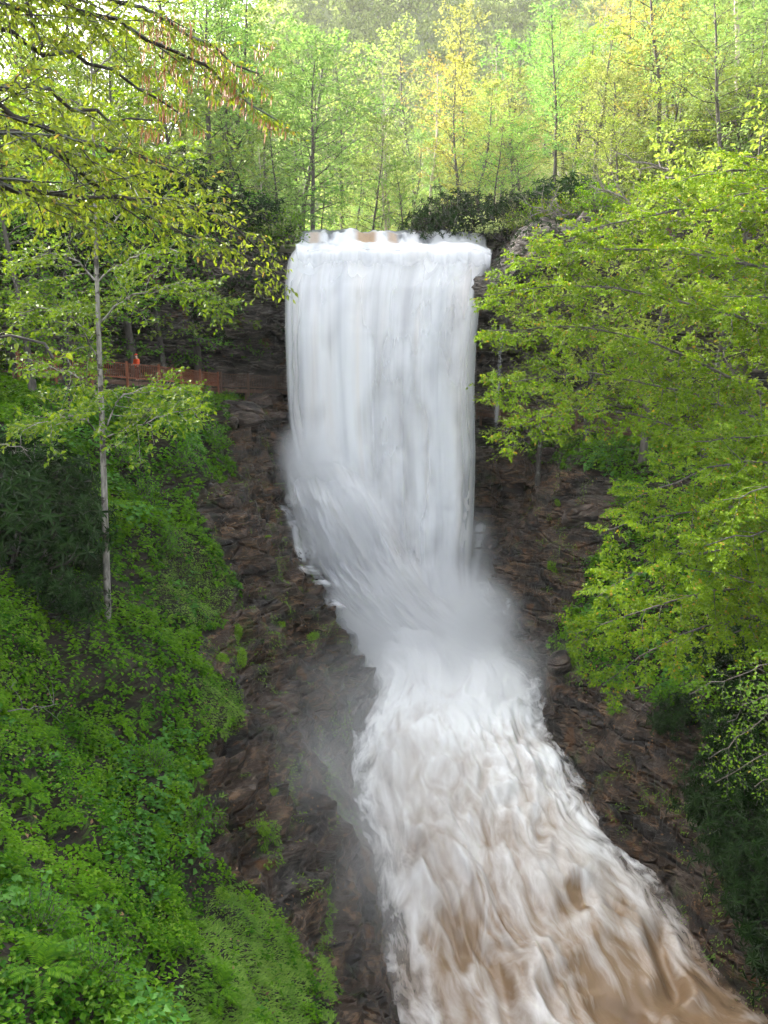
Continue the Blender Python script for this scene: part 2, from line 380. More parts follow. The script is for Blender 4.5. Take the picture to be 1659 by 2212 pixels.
# soften
Rg = rock.reshape(X.shape)
for _ in range(3):
    Rg[1:-1, 1:-1] = (Rg[1:-1, 1:-1] * 2 + Rg[2:, 1:-1] + Rg[:-2, 1:-1] + Rg[1:-1, 2:] + Rg[1:-1, :-2]) / 6
rock = Rg.ravel()
dsp = rockdisp(V) * (0.25 + 0.75 * rock) + fbm(V * 0.25, 3, 61) * 0.7 * (1 - rock)
dsp *= np.where(ins, 0.3, 1) * sstep(-0.3, 1.2, np.where(ins, 0, dd) + 0.3)
V = V + N * dsp[:, None]
veg = 1 - rock
terr = link('gorge_bank', mesh_np('gorge_bank', V, F, M['rock'], {'veg': veg}))
tag(terr, 'steep wet rock and soil banks of the gorge', kind='structure')
TV, TF, TVEG = V, F, veg
BVH = BVHTree.FromPolygons(V.tolist(), F.tolist())
def drop(x, y, z=80.0):
    h = BVH.ray_cast(Vector((x, y, z)), Vector((0, 0, -1))); return None if h[0] is None else np.array(h[0])
def hit(u, v):
    d = ray(u, v); h = BVH.ray_cast(Vector((0, 0, CAMZ)), Vector(d)); return (None, None) if h[0] is None else (np.array(h[0]), np.array(h[1]))

# cliff with overhang behind the fall
CL = smooth_poly([(-75, 36), (-42, 50), (-26, 57), (-16, 63), (-9, 66), (0, 67), (8, 65.5), (13, 60), (20, 55), (34, 50), (75, 42)], 430)
tn = unit(np.gradient(CL, axis=0)); nrm2 = np.stack([tn[:, 1], -tn[:, 0]], 1)
ov = np.interp(CL[:, 0], (-75, -30, -16, -10, 10, 16, 30, 75), (0.25, 0.3, 0.75, 1, 1, 0.8, 0.4, 0.3))
prof = smooth_poly([(0.0, 17.5), (0.0, 20), (0.5, 22.3), (0.2, 23.4), (2.6, 24.3), (4.2, 25.6), (4.6, 27.4), (5.9, 28.2), (6.4, 29.8), (6.1, 31.2), (5.0, 32.0), (2.0, 32.5), (-5, 33.0), (-14, 33.2)], 105, 2)
CV = np.zeros((len(CL), len(prof), 3))
CV[..., 0] = CL[:, None, 0] + nrm2[:, None, 0] * prof[None, :, 0] * np.where(prof[None, :, 0] > 0, ov[:, None], 1)
CV[..., 1] = CL[:, None, 1] + nrm2[:, None, 1] * prof[None, :, 0] * np.where(prof[None, :, 0] > 0, ov[:, None], 1)
lipz = 0.0
CV[..., 2] = prof[None, :, 1]
CV = CV.reshape(-1, 3); CF = grid_faces(len(CL), len(prof)); CN = normals_np(CV, CF)
if CN[len(prof) * 215 + 28, 1] > 0: CN = -CN
cd = rockdisp(CV * np.array((1, 1, 1.15)) + 7.7) * 1.15
mid = sstep(10.5, 7.5, np.abs(CV[:, 0] - 0.3))
cd = cd * (1 - 0.7 * mid * sstep(27, 30, CV[:, 2])); CV[:, 2] -= 2.6 * mid * sstep(26.5, 31, CV[:, 2]); CV[:, 1] += 1.2 * mid * sstep(25, 28, CV[:, 2]) * sstep(34, 32, CV[:, 2])
CV = CV + CN * cd[:, None]
cl = link('cliff', mesh_np('cliff', CV, CF, M['cliff'])); tag(cl, 'layered overhanging cliff behind the waterfall', kind='structure')

# plateau and hills above the fall
AX = np.array([(0, 58), (-3, 80), (-13, 110), (-22, 160), (-26, 300), (-30, 700)], float)
def hill(x, y):
    d = dist_poly(x, y, AX); side = np.where(x > np.interp(y, AX[:, 1], AX[:, 0]), 1.0, 0.85)
    rise = sstep(-1.0, 15.0, y - np.interp(x, CL[:, 0], CL[:, 1]))
    z = 32.4 + 0.03 * np.maximum(y - 66, 0) + rise * side * (0.62 * np.maximum(d - 9, 0) - 0.0012 * np.maximum(d - 9, 0) ** 2)
    z = z + np.minimum(0, 0) + 1.2 * fbm(np.stack([x * .05, y * .05, 0 * x], 1), 3, 71) * sstep(8, 16, d)
    return z
gx2 = np.linspace(-170, 170, 180); 
cy_ = lambda x: np.interp(x, CL[:, 0], CL[:, 1])
tt = np.concatenate([[0.0], np.linspace(0.02, 1, 110) ** 1.5])
HX = np.repeat(gx2[:, None], len(tt), 1); HY = cy_(HX) + 2.0 + tt[None, :] * 230
hv = np.stack([HX.ravel(), HY.ravel(), hill(HX.ravel(), HY.ravel())], 1)
edge = HX * 0 + tt[None, :]; hv[:, 2] -= np.where(edge.ravel() == 0, 0.6, 0)
side_low = sstep(14, 22, np.abs(hv[:, 0])) * 0
hl = link('hillside', mesh_np('hillside', hv, grid_faces(len(gx2), len(tt)), M['soil'])); tag(hl, 'forested hillside above the waterfall', kind='structure')

# ------------------------------------------------------------------ river
NS, NC = 470, 160
Lr = smooth_poly(LEFT, NS, 2); Rr = smooth_poly(RIGHT, NS, 2)
c = np.linspace(-0.14, 1.14, NC)
RV = np.zeros((NS, NC, 3))
RV[..., :2] = Lr[:, None, :] * (1 - c)[None, :, None] + Rr[:, None, :] * c[None, :, None]
wid = np.linalg.norm(Rr - Lr, axis=1)
mids = (Lr + Rr) / 2; slen = np.concatenate(([0], np.cumsum(np.linalg.norm(np.diff(mids, axis=0), axis=1))))
UVr = np.stack([np.repeat((c * 11)[None, :], NS, 0).ravel(), np.repeat(slen[:, None], NC, 1).ravel()], 1)
q = np.stack([UVr[:, 0] * 0.30, UVr[:, 1] * 0.20, 0 * UVr[:, 0]], 1)
wrp = np.stack([fbm(q * 0.8, 2, 3), fbm(q * 0.8 + 5, 2, 4), 0 * q[:, 0]], 1)
h1 = fbm(q * 1.0 + wrp * 0.7, 3, 81); h2 = ridged(q * np.array((2.6, 1.5, 1)) + wrp, 3, 91); h3 = fbm(q * np.array((7, 3.0, 1)) + wrp * 2, 3, 95)
yv = RV[..., 1].ravel(); cc = np.repeat(c[None, :], NS, 0).ravel()
amp = np.interp(yv, (10, 20, 35, 48, 56), (0.6, 0.95, 1.0, 1.0, 0.5)) * sstep(-0.05, 0.22, cc) * sstep(1.05, 0.78, cc)
hh = 0.75 * h1 + 0.26 * h2 + 0.12 * h3
crown = 0.35 * np.sin(np.clip(cc, 0, 1) * np.pi)
RV[..., 2] = (zwater(yv) + hh * amp + crown).reshape(NS, NC)
foam = np.interp(yv, (12, 24, 30, 36, 42, 50), (-0.10, -0.05, 0.02, 0.16, 0.36, 0.5)) + 0.10 * (h2 - 0.8) + 0.10 * h1
foam += 0.14 * np.exp(-((cc - 0.93) / 0.08) ** 2) * sstep(21, 28, yv) + 0.10 * np.exp(-((cc - 0.03) / 0.10) ** 2)
foam -= 0.16 * sstep(0.5, 1.0, cc) * sstep(30, 22, yv)
rv = link('river', mesh_np('river', RV.reshape(-1, 3), grid_faces(NS, NC), M['river'], {'foam': foam, 'edge': np.minimum(cc + 0.10, 1.10 - cc)}, uv=UVr))
tag(rv, 'brown foaming river rushing down the gorge', kind='structure')

# ------------------------------------------------------------------ waterfall
def lipn(a): return fbm(np.stack([np.asarray(a) * 4.5, 0 * a + 3.3, 0 * a], 1), 3, 171)
def fall_sheet(name, NUu, NTt, fwd=0.0, seed=0, thin=0.0, inset=0.0, apron=False):
    if apron:
        vrow = np.array([880, 930, 980, 1040, 1100, 1160, 1220, 1280, 1330, 1380, 1430], float)
        lft = np.array([625, 584, 578, 594, 612, 636, 655, 700, 745, 790, 800], float)
        rgt = np.array([740, 790, 820, 850, 880, 905, 935, 970, 1010, 1080, 1110], float)
        yj = np.array([57.0, 55.8, 54.6, 53.5, 52.5, 51.6, 50.7, 49.8, 48.9, 47.6, 46.4], float)
    else:
        vrow = np.array([538, 552, 570, 620, 720, 820, 880, 980, 1100, 1220, 1330, 1430], float)
        lft = np.array([628, 618, 612, 607, 607, 611, 614, 622, 640, 665, 700, 740], float)
        rgt = np.array([1068, 1066, 1058, 1046, 1036, 1031, 1031, 1033, 1030, 1022, 1030, 1080], float)
        yj = np.array([60.5, 60.3, 60.0, 59.3, 58.5, 58.0, 57.7, 57.3, 56.6, 55.4, 53.4, 50.0], float)
    bul = vrow * 0; v0 = vrow[0]
    v = np.linspace(v0, 1430, NTt); a = np.linspace(0, 1, NUu)
    L = np.interp(v, vrow, lft) + inset * 60; Rr_ = np.interp(v, vrow, rgt) - inset * 40
    u = L[None, :] * (1 - a)[:, None] + Rr_[None, :] * a[:, None]; vv_ = np.repeat(v[None, :], NUu, 0)
    # wobbly flow of streak columns
    bl = np.interp(v, vrow, bul); bprof = sstep(0.62, 0.12, a)[:, None] * 1.0
    bprof = bprof + 0.25 * sstep(0.8, 1.0, a)[:, None]
    Yv = np.interp(v, vrow, yj)[None, :] - bl[None, :] * bprof - fwd * sstep(540, 700, v)[None, :]
    tcol = np.stack([np.repeat((a * 15)[:, None], NTt, 1).ravel(), vv_.ravel() / 100, np.full(u.size, seed * 3.3)], 1)
    ds = (0.34 * fbm(tcol * np.array((0.3, 0.08, 1)), 2, 101 + seed) + 0.03 * fbm(tcol * np.array((1.3, 0.05, 1)), 2, 111 + seed)).reshape(u.shape)
    turb = sstep(880, 1150, v)[None, :] * (0.5 + bprof)
    ds += ((1.5 if apron else 0.5) * fbm(tcol * np.array((0.4, 0.7, 1)) + 4, 4, 121 + seed)).reshape(u.shape) * turb
    edge_in = np.minimum(a, 1 - a)[:, None]
    ds += -0.9 * (1 - sstep(0, 0.10, edge_in)) ** 2 * -1 * 0.6          # edges curl back
    Yv = Yv + ds * sstep(536, 600, v)[None, :]
    pts = np.stack([P(uq, vq, 1.0) - np.array((0, 0, CAMZ)) for uq, vq in ((0, 0),)], 0)
    if not apron: vv_ = vv_ - 11 * lipn(np.repeat(a[:, None], NTt, 1).ravel()).reshape(u.shape) * sstep(640, 538, v)[None, :]
    k_ = (1106 - vv_) / 1659; xx = (u - 829.5) / 1659; dy = CP + k_ * SP; dz = -SP + k_ * CP
    G = np.stack([xx * Yv / dy, Yv, CAMZ + dz * Yv / dy], -1).reshape(-1, 3)
    al = sstep(0.0, 0.07, edge_in) * 1.6 + 0 * u - thin
    al = al - 1.4 * sstep(1330, 1430, v)[None, :]
    if apron: al = al - 2.2 * sstep(1090, 890, v)[None, :] - 0.42 - 0.7 * sstep(0.22, 0.0, a)[:, None] - 1.5 * sstep(0.55, 1.0, a)[:, None] * sstep(1400, 1250, v)[None, :] + 0.25
    if thin > 0.5 and not apron: al = al + 1.3 * fbm(tcol * np.array((0.22, 0.3, 1)), 3, 161 + seed).reshape(u.shape)
    lowL = sstep(900, 1000, v)[None, :] * sstep(0.16, 0.0, a)[:, None]
    al = al - 0.7 * lowL
    tanv = 0.10 * np.clip(fbm(tcol * np.array((0.35, 0.08, 1)) + 8, 3, 131), 0, 1).reshape(u.shape) * 2
    uvs = np.stack([np.repeat(a[:, None], NTt, 1).ravel() + seed * .37, vv_.ravel() / 892], 1)
    if apron: uvs = uvs * np.array((0.30, 2.2))
    return mesh_np(name, G, grid_faces(NUu, NTt), M['fall'], {'alpha': al.ravel(), 'tan': tanv.ravel(), 'dark': np.zeros(u.size)}, uv=uvs)
wf = empty('waterfall', P(830, 1330, 54)); tag(wf, 'broad white waterfall plunging from the cliff lip', kind='structure')
Z0 = wf.location.copy()
def wchild(name, me):
    o = link(name, me, wf); o.matrix_parent_inverse.identity(); o.location = -Z0; return o
wchild('water_curtain', fall_sheet('water_curtain', 220, 260))
wchild('water_veil', fall_sheet('water_veil', 150, 180, 0.55, 1, 0.75, 0.1))
wchild('water_veil', fall_sheet('water_veil', 150, 180, 1.0, 2, 0.95, 0.3))
wchild('water_apron', fall_sheet('water_apron', 150, 170, 0, 5, 0.15, 0, True))
wchild('water_apron', fall_sheet('water_apron', 120, 130, 0.7, 6, 0.7, 0.1, True))
wchild('water_backing', fall_sheet('water_backing', 100, 90, -0.5, 3, -0.5, 0.15))

# top of the fall: upstream water, crest and small step
def fall_top():
    n1, n2 = 220, 110
    a = np.linspace(0, 1, n1)
    uL, uR = 630, 1070
    # stations: (Y, v at left, v at right, halfwidth factor)
    st = np.array([(120, 0, 0), (90, 0, 0), (72, 0, 0), (67.5, 0, 0), (66.2, 0, 0), (65.2, 0, 0), (64.4, 0, 0), (63.2, 0, 0), (62.0, 0, 0), (61.2, 0, 0), (60.6, 0, 0)])
    s = np.linspace(0, 1, n2)
    Yst = np.interp(s, (0, 0.12, 0.24, 0.36, 0.5, 0.6, 0.72, 0.8, 0.88, 1), (110, 80, 70, 67.0, 65.2, 63.4, 61.2, 60.2, 59.5, 58.9))
    zst = np.interp(s, (0, 0.12, 0.24, 0.36, 0.44, 0.5, 0.6, 0.72, 0.8, 0.88, 1), (34.6, 33.9, 33.55, 33.5, 33.1, 32.3, 31.9, 31.5, 30.8, 29.4, 26.6))
    s = np.interp(s, (0, 0.36, 0.5, 0.72, 1), (0, 0.45, 0.62, 0.9, 1.25))
    u = uL + (uR - uL) * a
    A, S = np.meshgrid(a, s, indexing='ij'); YY = np.repeat(Yst[None, :], n1, 0); ZZ = np.repeat(zst[None, :], n1, 0)
    XX = ((u - 829.5) / 1659)[:, None] * 60.0 * np.interp(YY, (60, 66, 80, 110), (1.0, 1.02, 0.75, 0.6)) / 1.045 + np.interp(YY, (66, 80, 110), (0, -3, -13))
    tc = np.stack([XX.ravel() * 0.55, YY.ravel() * 0.35, 0 * XX.ravel()], 1)
    big = fbm(tc * np.array((0.9, 0.35, 1)), 2, 141).reshape(A.shape); fine = fbm(tc * 2.6, 4, 151).reshape(A.shape)
    step = sstep(0.40, 0.5, S); low = sstep(0.6, 0.8, S)
    ZZ = ZZ + big * 0.38 * (1 - 0.7 * low) + fine * (0.07 + 0.05 * step * (1 - sstep(.8, 1, S)))
    YY = YY + 0.2 * fine * step * (1 - low) + 0.5 * big * step * (1 - low)
    ZZ = ZZ + 0.42 * lipn(A.ravel()).reshape(A.shape) * sstep(0.4, 0.7, S) * sstep(1.25, 0.95, S)
    G = np.stack([XX, YY, ZZ], -1).reshape(-1, 3)
    foamy = sstep(0.50, 0.60, S + 0.06 * fine + 0.16 * big)
    dark = (1 - foamy) * 0.95
    tanb = np.exp(-((A - 0.36) / 0.055) ** 4) + 0.7 * np.exp(-((A - 0.50) / 0.03) ** 4) + 0.6 * np.exp(-((A - 0.085) / 0.03) ** 4)
    tan = np.clip(tanb * sstep(0.45, 0.52, S) * sstep(0.68, 0.60, S) * 1.1, 0, 0.9)
    dark = np.clip(dark * (1 - 0.9 * tan) + 0.5 * np.exp(-((A - .16) / .05) ** 2) * sstep(.6, .66, S) * sstep(.8, .7, S) * (fine > -0.1), 0, 1)
    al = np.full(A.shape, 1.6) - 1.7 * (1 - sstep(0, 0.03, np.minimum(A, 1 - A))) * step - 2.2 * sstep(0.84, 1.25, S)
    uvs = np.stack([A.ravel(), S.ravel() * 0.35 + 5], 1)
    return mesh_np('crest', G, grid_faces(n1, n2), M['fall'], {'alpha': al.ravel(), 'tan': tan.ravel(), 'dark': dark.ravel()}, uv=uvs)
wchild('crest', fall_top())
print('structure', round(time.time() - T0, 1))
# ------------------------------------------------------------------ plant building blocks
def tube_np(pts, rad, sides=5):
    pts = np.asarray(pts, float); n = len(pts); t = unit(np.gradient(pts, axis=0))
    ref = np.where(np.abs(t[:, 2:3]) > 0.9, np.array([[1.0, 0, 0]]), np.array([[0, 0, 1.0]]))
    a = unit(np.cross(t, ref)); b = np.cross(t, a)
    th = np.arange(sides) * 2 * np.pi / sides
    r = np.asarray(rad, float)[:, None, None]
    v = pts[:, None, :] + r * (np.cos(th)[None, :, None] * a[:, None, :] + np.sin(th)[None, :, None] * b[:, None, :])
    i = np.arange(n - 1)[:, None] * sides; j = np.arange(sides)[None, :]; k = (j + 1) % sides
    f = np.stack([i + j, i + k, i + k + sides, i + j + sides], -1).reshape(-1, 4)
    return v.reshape(-1, 3), f
class Plant:
    def __init__(s, seed): s.r = np.random.default_rng(seed); s.tv = []; s.tf = []; s.nt = 0; s.lp = []; s.lf = []; s.ln = []; s.ls = []
    def tube(s, pts, rad, sides=5):
        v, f = tube_np(pts, rad, sides); s.tv.append(v); s.tf.append(f + s.nt); s.nt += len(v)
    def leaf(s, p, f, n, size): s.lp.append(p); s.lf.append(f); s.ln.append(n); s.ls.append(size)
    def path(s, p, d, length, n, wob=0.15, droop=0.0):
        r = s.r; d = unit(np.asarray(d, float)); out = [np.asarray(p, float)]; st = length / n
        for _ in range(n):
            d = unit(d + r.normal(size=3) * wob + np.array((0, 0, -droop))); out.append(out[-1] + d * st)
        return np.array(out)
    def spray(s, path, r0, r1, lv, nup=None, sides=5, drawn=True):
        """lv: levels of side shoots below this path; the last level bears leaves"""
        r = s.r; path = np.asarray(path, float)
        if drawn: s.tube(path, np.linspace(r0, r1, len(path)), sides)
        if nup is None: nup = unit(np.array((0, 0, 1.0)) + r.normal(size=3) * 0.15)
        seg = np.linalg.norm(np.diff(path, axis=0), axis=1); cum = np.concatenate(([0], np.cumsum(seg))); tot = cum[-1]
        tang = unit(np.gradient(path, axis=0))
        if not lv or 'leaf' in lv[0]:
            L = lv[0]; n = max(2, int(tot / L['space'])); t = np.linspace(L.get('start', 0.1), 1.0, n) * tot
            pos = np.stack([np.interp(t, cum, path[:, k]) for k in range(3)], 1)
            tg = unit(np.stack([np.interp(t, cum, tang[:, k]) for k in range(3)], 1))
            sd = unit(np.cross(tg, nup)); sg = np.where(np.arange(n) % 2 == 0, 1.0, -1.0)[:, None]
            an = np.deg2rad(r.uniform(35, 75, n))[:, None]; an[-1] = 0
            fw = tg * np.cos(an) + sd * sg * np.sin(an) + r.normal(size=(n, 3)) * L.get('jit', 0.2) + np.array((0, 0, -L.get('droop', 0.15)))
            nm = nup + r.normal(size=(n, 3)) * L.get('njit', 0.35)
            s.leaf(pos, fw, nm, L['leaf'] * r.uniform(0.65, 1.2, n)); return
        L = lv[0]; n = L['n'] if not callable(L['n']) else L['n'](tot)
        st = L.get('start', 0.15)
        for i in range(n):
            f = st + (1 - st) * (i + r.uniform(0.2, 0.8)) / n; d_ = f * tot
            p = np.array([np.interp(d_, cum, path[:, k]) for k in range(3)]); tg = unit(np.array([np.interp(d_, cum, tang[:, k]) for k in range(3)]))
            sd = unit(np.cross(tg, nup)); sg = 1 if i % 2 else -1; an = R(L.get('ang', 50) * r.uniform(0.75, 1.25))
            dr = tg * math.cos(an) + sd * sg * math.sin(an) + nup * r.normal() * L.get('lift', 0.12) + np.array((0, 0, L.get('up', 0.0)))
            ln = (L['len'] * tot if L.get('rel', True) else L['len']) * (1 - L.get('taper', 0.6) * f) * r.uniform(0.7, 1.2)
            pp = s.path(p, dr, ln, L.get('seg', 4), L.get('wob', 0.14), L.get('droop', 0.03))
            rr = max(L.get('rmin', 0.004), (r0 + (r1 - r0) * f) * L.get('rf', 0.5))
            nn = unit(nup + r.normal(size=3) * L.get('ntilt', 0.12))
            s.spray(pp, rr, rr * 0.4, lv[1:], nn, L.get('sides', 4), L.get('draw', True))
    def wood(s, name, mat):
        return mesh_np(name, np.concatenate(s.tv), np.concatenate(s.tf), mat)
    def leaves(s, name, mat, shape='diamond', wr=0.5, fold=0.25, keep=None):
        p = np.concatenate(s.lp); f = np.concatenate(s.lf); n = np.concatenate(s.ln); l = np.concatenate(s.ls)
        if keep is not None: p, f, n, l = p[keep], f[keep], n[keep], l[keep]
        return leaf_mesh(name, p, f, n, l, mat, shape, wr, fold, s.r)
def leaf_mesh(name, p, f, n, l, mat, shape='diamond', wr=0.5, fold=0.25, r=rng, var=None):
    f = unit(f); sd = unit(np.cross(n, f)); n = np.cross(f, sd); L = l[:, None]; W = L * wr * 0.5
    N_ = len(p)
    if var is None: var = np.clip(r.normal(0.5, 0.24, N_), 0, 1)
    if shape == 'diamond':
        m_ = p + f * L * 0.45 + n * W * fold * 1.5
        v = np.stack([p, m_ + sd * W, p + f * L - n * L * 0.08, m_ - sd * W], 1)
        b = np.arange(N_)[:, None] * 4
        fc = np.concatenate([b + np.array([[0, 1, 2]]), b + np.array([[0, 2, 3]])]); k = 4
    else:
        up = n * W * fold * 1.5; dr = -n * L
        v = np.stack([p, p + f * L * 0.28 + sd * W * 0.85 + up, p + f * L * 0.62 + sd * W * 0.85 + up + dr * 0.04, p + f * L + dr * 0.16,
                      p + f * L * 0.62 - sd * W * 0.85 + up + dr * 0.04, p + f * L * 0.28 - sd * W * 0.85 + up], 1)
        b = np.arange(N_)[:, None] * 6
        fc = np.concatenate([b + np.array([[0, 1, 2, 3]]), b + np.array([[0, 3, 4, 5]])]); k = 6
    return mesh_np(name, v.reshape(-1, 3), fc, mat, {'var': np.repeat(var, k)}, smooth=False)

def tree_proto(seed, H, tr, cb, RR, nprim, wood, leafm, leaf=0.22, ns=6, nt=5, space=0.16, shape='round', dens=1.0, wr=0.62, elev=35, lean=0.04, thin=1.0, tubes=True):
    pl = Plant(seed); r = pl.r
    tp = [np.zeros(3)]; d = np.array((r.normal() * lean, r.normal() * lean, 1.0))
    nseg = 12
    for i in range(nseg):
        d = unit(d + np.array((r.normal() * 0.05, r.normal() * 0.05, 0.15))); tp.append(tp[-1] + d * H * 0.97 / nseg)
    tp = np.array(tp); pl.tube(tp, np.linspace(tr, tr * 0.16, nseg + 1) * np.concatenate(([1.35], np.ones(nseg))), 8)
    az = r.uniform(0, 6.28)
    for i in range(nprim):
        h = cb + (1 - cb) * (i + r.uniform(0, 1)) / nprim; az += 2.4 + r.normal() * 0.3
        hh = (h - cb) / (1 - cb)
        if shape == 'round': sh = math.sqrt(max(0.05, 1 - (2 * hh - 0.75) ** 2 / 1.7)) if hh > .1 else 0.7
        elif shape == 'cone': sh = max(0.12, 1 - hh * 0.92)
        elif shape == 'vase': sh = 0.35 + 0.65 * math.sin(min(1, hh * 1.1) * math.pi * 0.75)
        else: sh = 0.8
        e = R(elev * r.uniform(0.5, 1.2)) + (R(25) * hh if shape != 'cone' else R(-8))
        p0 = np.array([np.interp(h * nseg, np.arange(nseg + 1), tp[:, k]) for k in range(3)])
        path = pl.path(p0, (math.cos(az) * math.cos(e), math.sin(az) * math.cos(e), math.sin(e)), RR * sh * r.uniform(0.65, 1.1), 6, 0.13, 0.05)
        rr = tr * (1 - 0.75 * h) * 0.32
        pl.spray(path, rr, rr * 0.3, [dict(n=ns, len=0.5, ang=52, taper=0.55, start=0.2, seg=4, wob=0.16, rf=0.45, lift=0.3, ntilt=0.25, draw=tubes, sides=3),
                                      dict(n=nt, len=0.42, ang=50, taper=0.5, start=0.1, seg=2, draw=False, lift=0.3, ntilt=0.25),
                                      dict(leaf=leaf, space=space * thin, jit=0.4, njit=0.5, droop=0.12)], sides=4)
    return pl.wood('trunk', wood), pl.leaves('crown', leafm, 'diamond', wr), H
def put_tree(name, proto, loc, scale, rz, color, label, cat='tree', group=None, sz=None):
    o = empty(name, loc, rz); o.scale = (scale, scale, sz or scale)
    t = link('trunk', proto[0], o); c_ = link('crown', proto[1], o); c_.color = (*color, 1); c_['kind'] = 'stuff'
    tag(o, label, cat, group); return o

PR = {}
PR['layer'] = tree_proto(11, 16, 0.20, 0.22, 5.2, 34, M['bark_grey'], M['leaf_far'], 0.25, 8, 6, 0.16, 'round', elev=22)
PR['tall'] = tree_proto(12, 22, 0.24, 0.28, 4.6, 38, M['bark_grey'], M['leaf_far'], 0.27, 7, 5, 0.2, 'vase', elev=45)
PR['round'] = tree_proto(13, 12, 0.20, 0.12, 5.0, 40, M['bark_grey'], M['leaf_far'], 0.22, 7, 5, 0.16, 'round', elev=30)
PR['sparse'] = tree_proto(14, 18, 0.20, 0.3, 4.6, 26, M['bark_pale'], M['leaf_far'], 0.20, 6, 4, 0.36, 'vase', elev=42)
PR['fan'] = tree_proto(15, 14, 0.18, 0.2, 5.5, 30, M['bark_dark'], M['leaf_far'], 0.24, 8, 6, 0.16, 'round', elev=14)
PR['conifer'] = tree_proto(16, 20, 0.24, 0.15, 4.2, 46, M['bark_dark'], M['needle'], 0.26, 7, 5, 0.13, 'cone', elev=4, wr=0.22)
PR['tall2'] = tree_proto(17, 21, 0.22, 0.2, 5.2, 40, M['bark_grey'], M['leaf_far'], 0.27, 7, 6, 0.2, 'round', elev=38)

def rhodo_proto(seed, RR, H, nst, nwh, leaf, mat, nl=9, wr=0.26):
    pl = Plant(seed); r = pl.r; tips = []
    for i in range(nst):
        az = r.uniform(0, 6.28); e = r.uniform(0.35, 1.35)
        ln = math.hypot(RR * math.cos(e), H * math.sin(e)) * r.uniform(0.75, 1.05)
        p = pl.path((r.normal() * 0.15, r.normal() * 0.15, -0.1), (math.cos(az) * math.cos(e), math.sin(az) * math.cos(e), math.sin(e)), ln, 6, 0.16, -0.02)
        pl.tube(p, np.linspace(0.035, 0.012, 7), 4)
        for k in range(nwh):
            f = r.uniform(2.5, 6); q = np.array([np.interp(f, np.arange(7), p[:, c_]) for c_ in range(3)])
            d2 = unit(r.normal(size=3) + np.array((math.cos(az) * .6, math.sin(az) * .6, 0.7)))
            t = pl.path(q, d2, r.uniform(0.2, 0.6), 2, 0.2); pl.tube(t, (0.01, 0.008, 0.006), 3); tips.append((t[-1], d2))
    for p, d in tips:
        n = r.integers(nl - 3, nl + 2); a = np.arange(n) * 2 * np.pi / n + r.uniform(0, 6)
        s1 = unit(np.cross(d, (0.3, 0.1, 1.0))); s2 = np.cross(d, s1)
        rad = np.cos(a)[:, None] * s1 + np.sin(a)[:, None] * s2
        tilt = r.uniform(-0.35, 0.5, n)[:, None]
        pl.leaf(np.repeat(p[None], n, 0), rad + d * tilt, d * 1.0 - rad * tilt + r.normal(size=(n, 3)) * 0.1, leaf * r.uniform(0.7, 1.15, n))
    return pl.wood('stem', M['bark_dark']), pl.leaves('foliage', mat, 'oval', wr, 0.3)
PR['rhodo'] = rhodo_proto(21, 1.9, 1.7, 34, 9, 0.27, M['leaf_dark'])
PR['rhodo2'] = rhodo_proto(22, 2.2, 2.4, 44, 10, 0.20, M['leaf_dark'])
def shrub_proto(seed, RR, H, n, leaf, mat, wr=0.6, space=0.07):
    pl = Plant(seed); r = pl.r
    for i in range(n):
        az = r.uniform(0, 6.28); e = r.uniform(0.4, 1.4); ln = math.hypot(RR * math.cos(e), H * math.sin(e)) * r.uniform(0.7, 1.05)
        p = pl.path((r.normal() * 0.1, r.normal() * 0.1, -0.08), (math.cos(az) * math.cos(e), math.sin(az) * math.cos(e), math.sin(e)), ln, 5, 0.14, 0.03)
        pl.spray(p, 0.022, 0.006, [dict(n=6, len=0.45, ang=45, taper=0.5, start=0.25, seg=3, sides=3, lift=0.4, ntilt=0.4), dict(leaf=leaf, space=space, jit=0.4, njit=0.5, droop=0.1)], sides=4)
    return pl.wood('stem', M['bark_grey']), pl.leaves('foliage', mat, 'diamond', wr)
PR['shrub'] = shrub_proto(31, 1.3, 1.4, 22, 0.15, M['leaf_fresh'])
PR['shrub2'] = shrub_proto(32, 1.5, 1.1, 22, 0.13, M['leaf_spring'])
PR['grey'] = shrub_proto(33, 2.6, 2.6, 44, 0.13, M['leaf_far'], 0.4, 0.11)
def fern_proto(seed, n, ln):
    r = np.random.default_rng(seed); st = Plant(seed); fr = []
    for i in range(n):
        az = i * 2.4 + r.normal() * 0.2; e = r.uniform(0.55, 1.0)
        p = st.path((0, 0, 0), (math.cos(az) * math.cos(e), math.sin(az) * math.cos(e), math.sin(e)), ln * r.uniform(0.7, 1.1), 8, 0.05, 0.17)
        q = Plant(seed + i); q.tube(p, np.linspace(0.007, 0.002, 9), 3)
        t = np.linspace(0.15, 1, 24); pos = np.stack([np.interp(t * 8, np.arange(9), p[:, k]) for k in range(3)], 1); tg = unit(np.stack([np.interp(t * 8, np.arange(9), np.gradient(p[:, k])) for k in range(3)], 1))
        sd = unit(np.cross(tg, (0, 0, 1.0))); nn = np.cross(sd, tg)
        for sg in (1, -1):
            q.leaf(pos, sd * sg + tg * 0.45, nn, ln * 0.17 * np.sin(np.clip(t, 0, 1) * np.pi * 0.86 + 0.3) + 0.01)
        v = q.leaves('frond', M['leaf_ground'], 'diamond', 0.17, 0.1); fr.append(v)
    return fr
PR['fern'] = fern_proto(41, 9, 0.75)
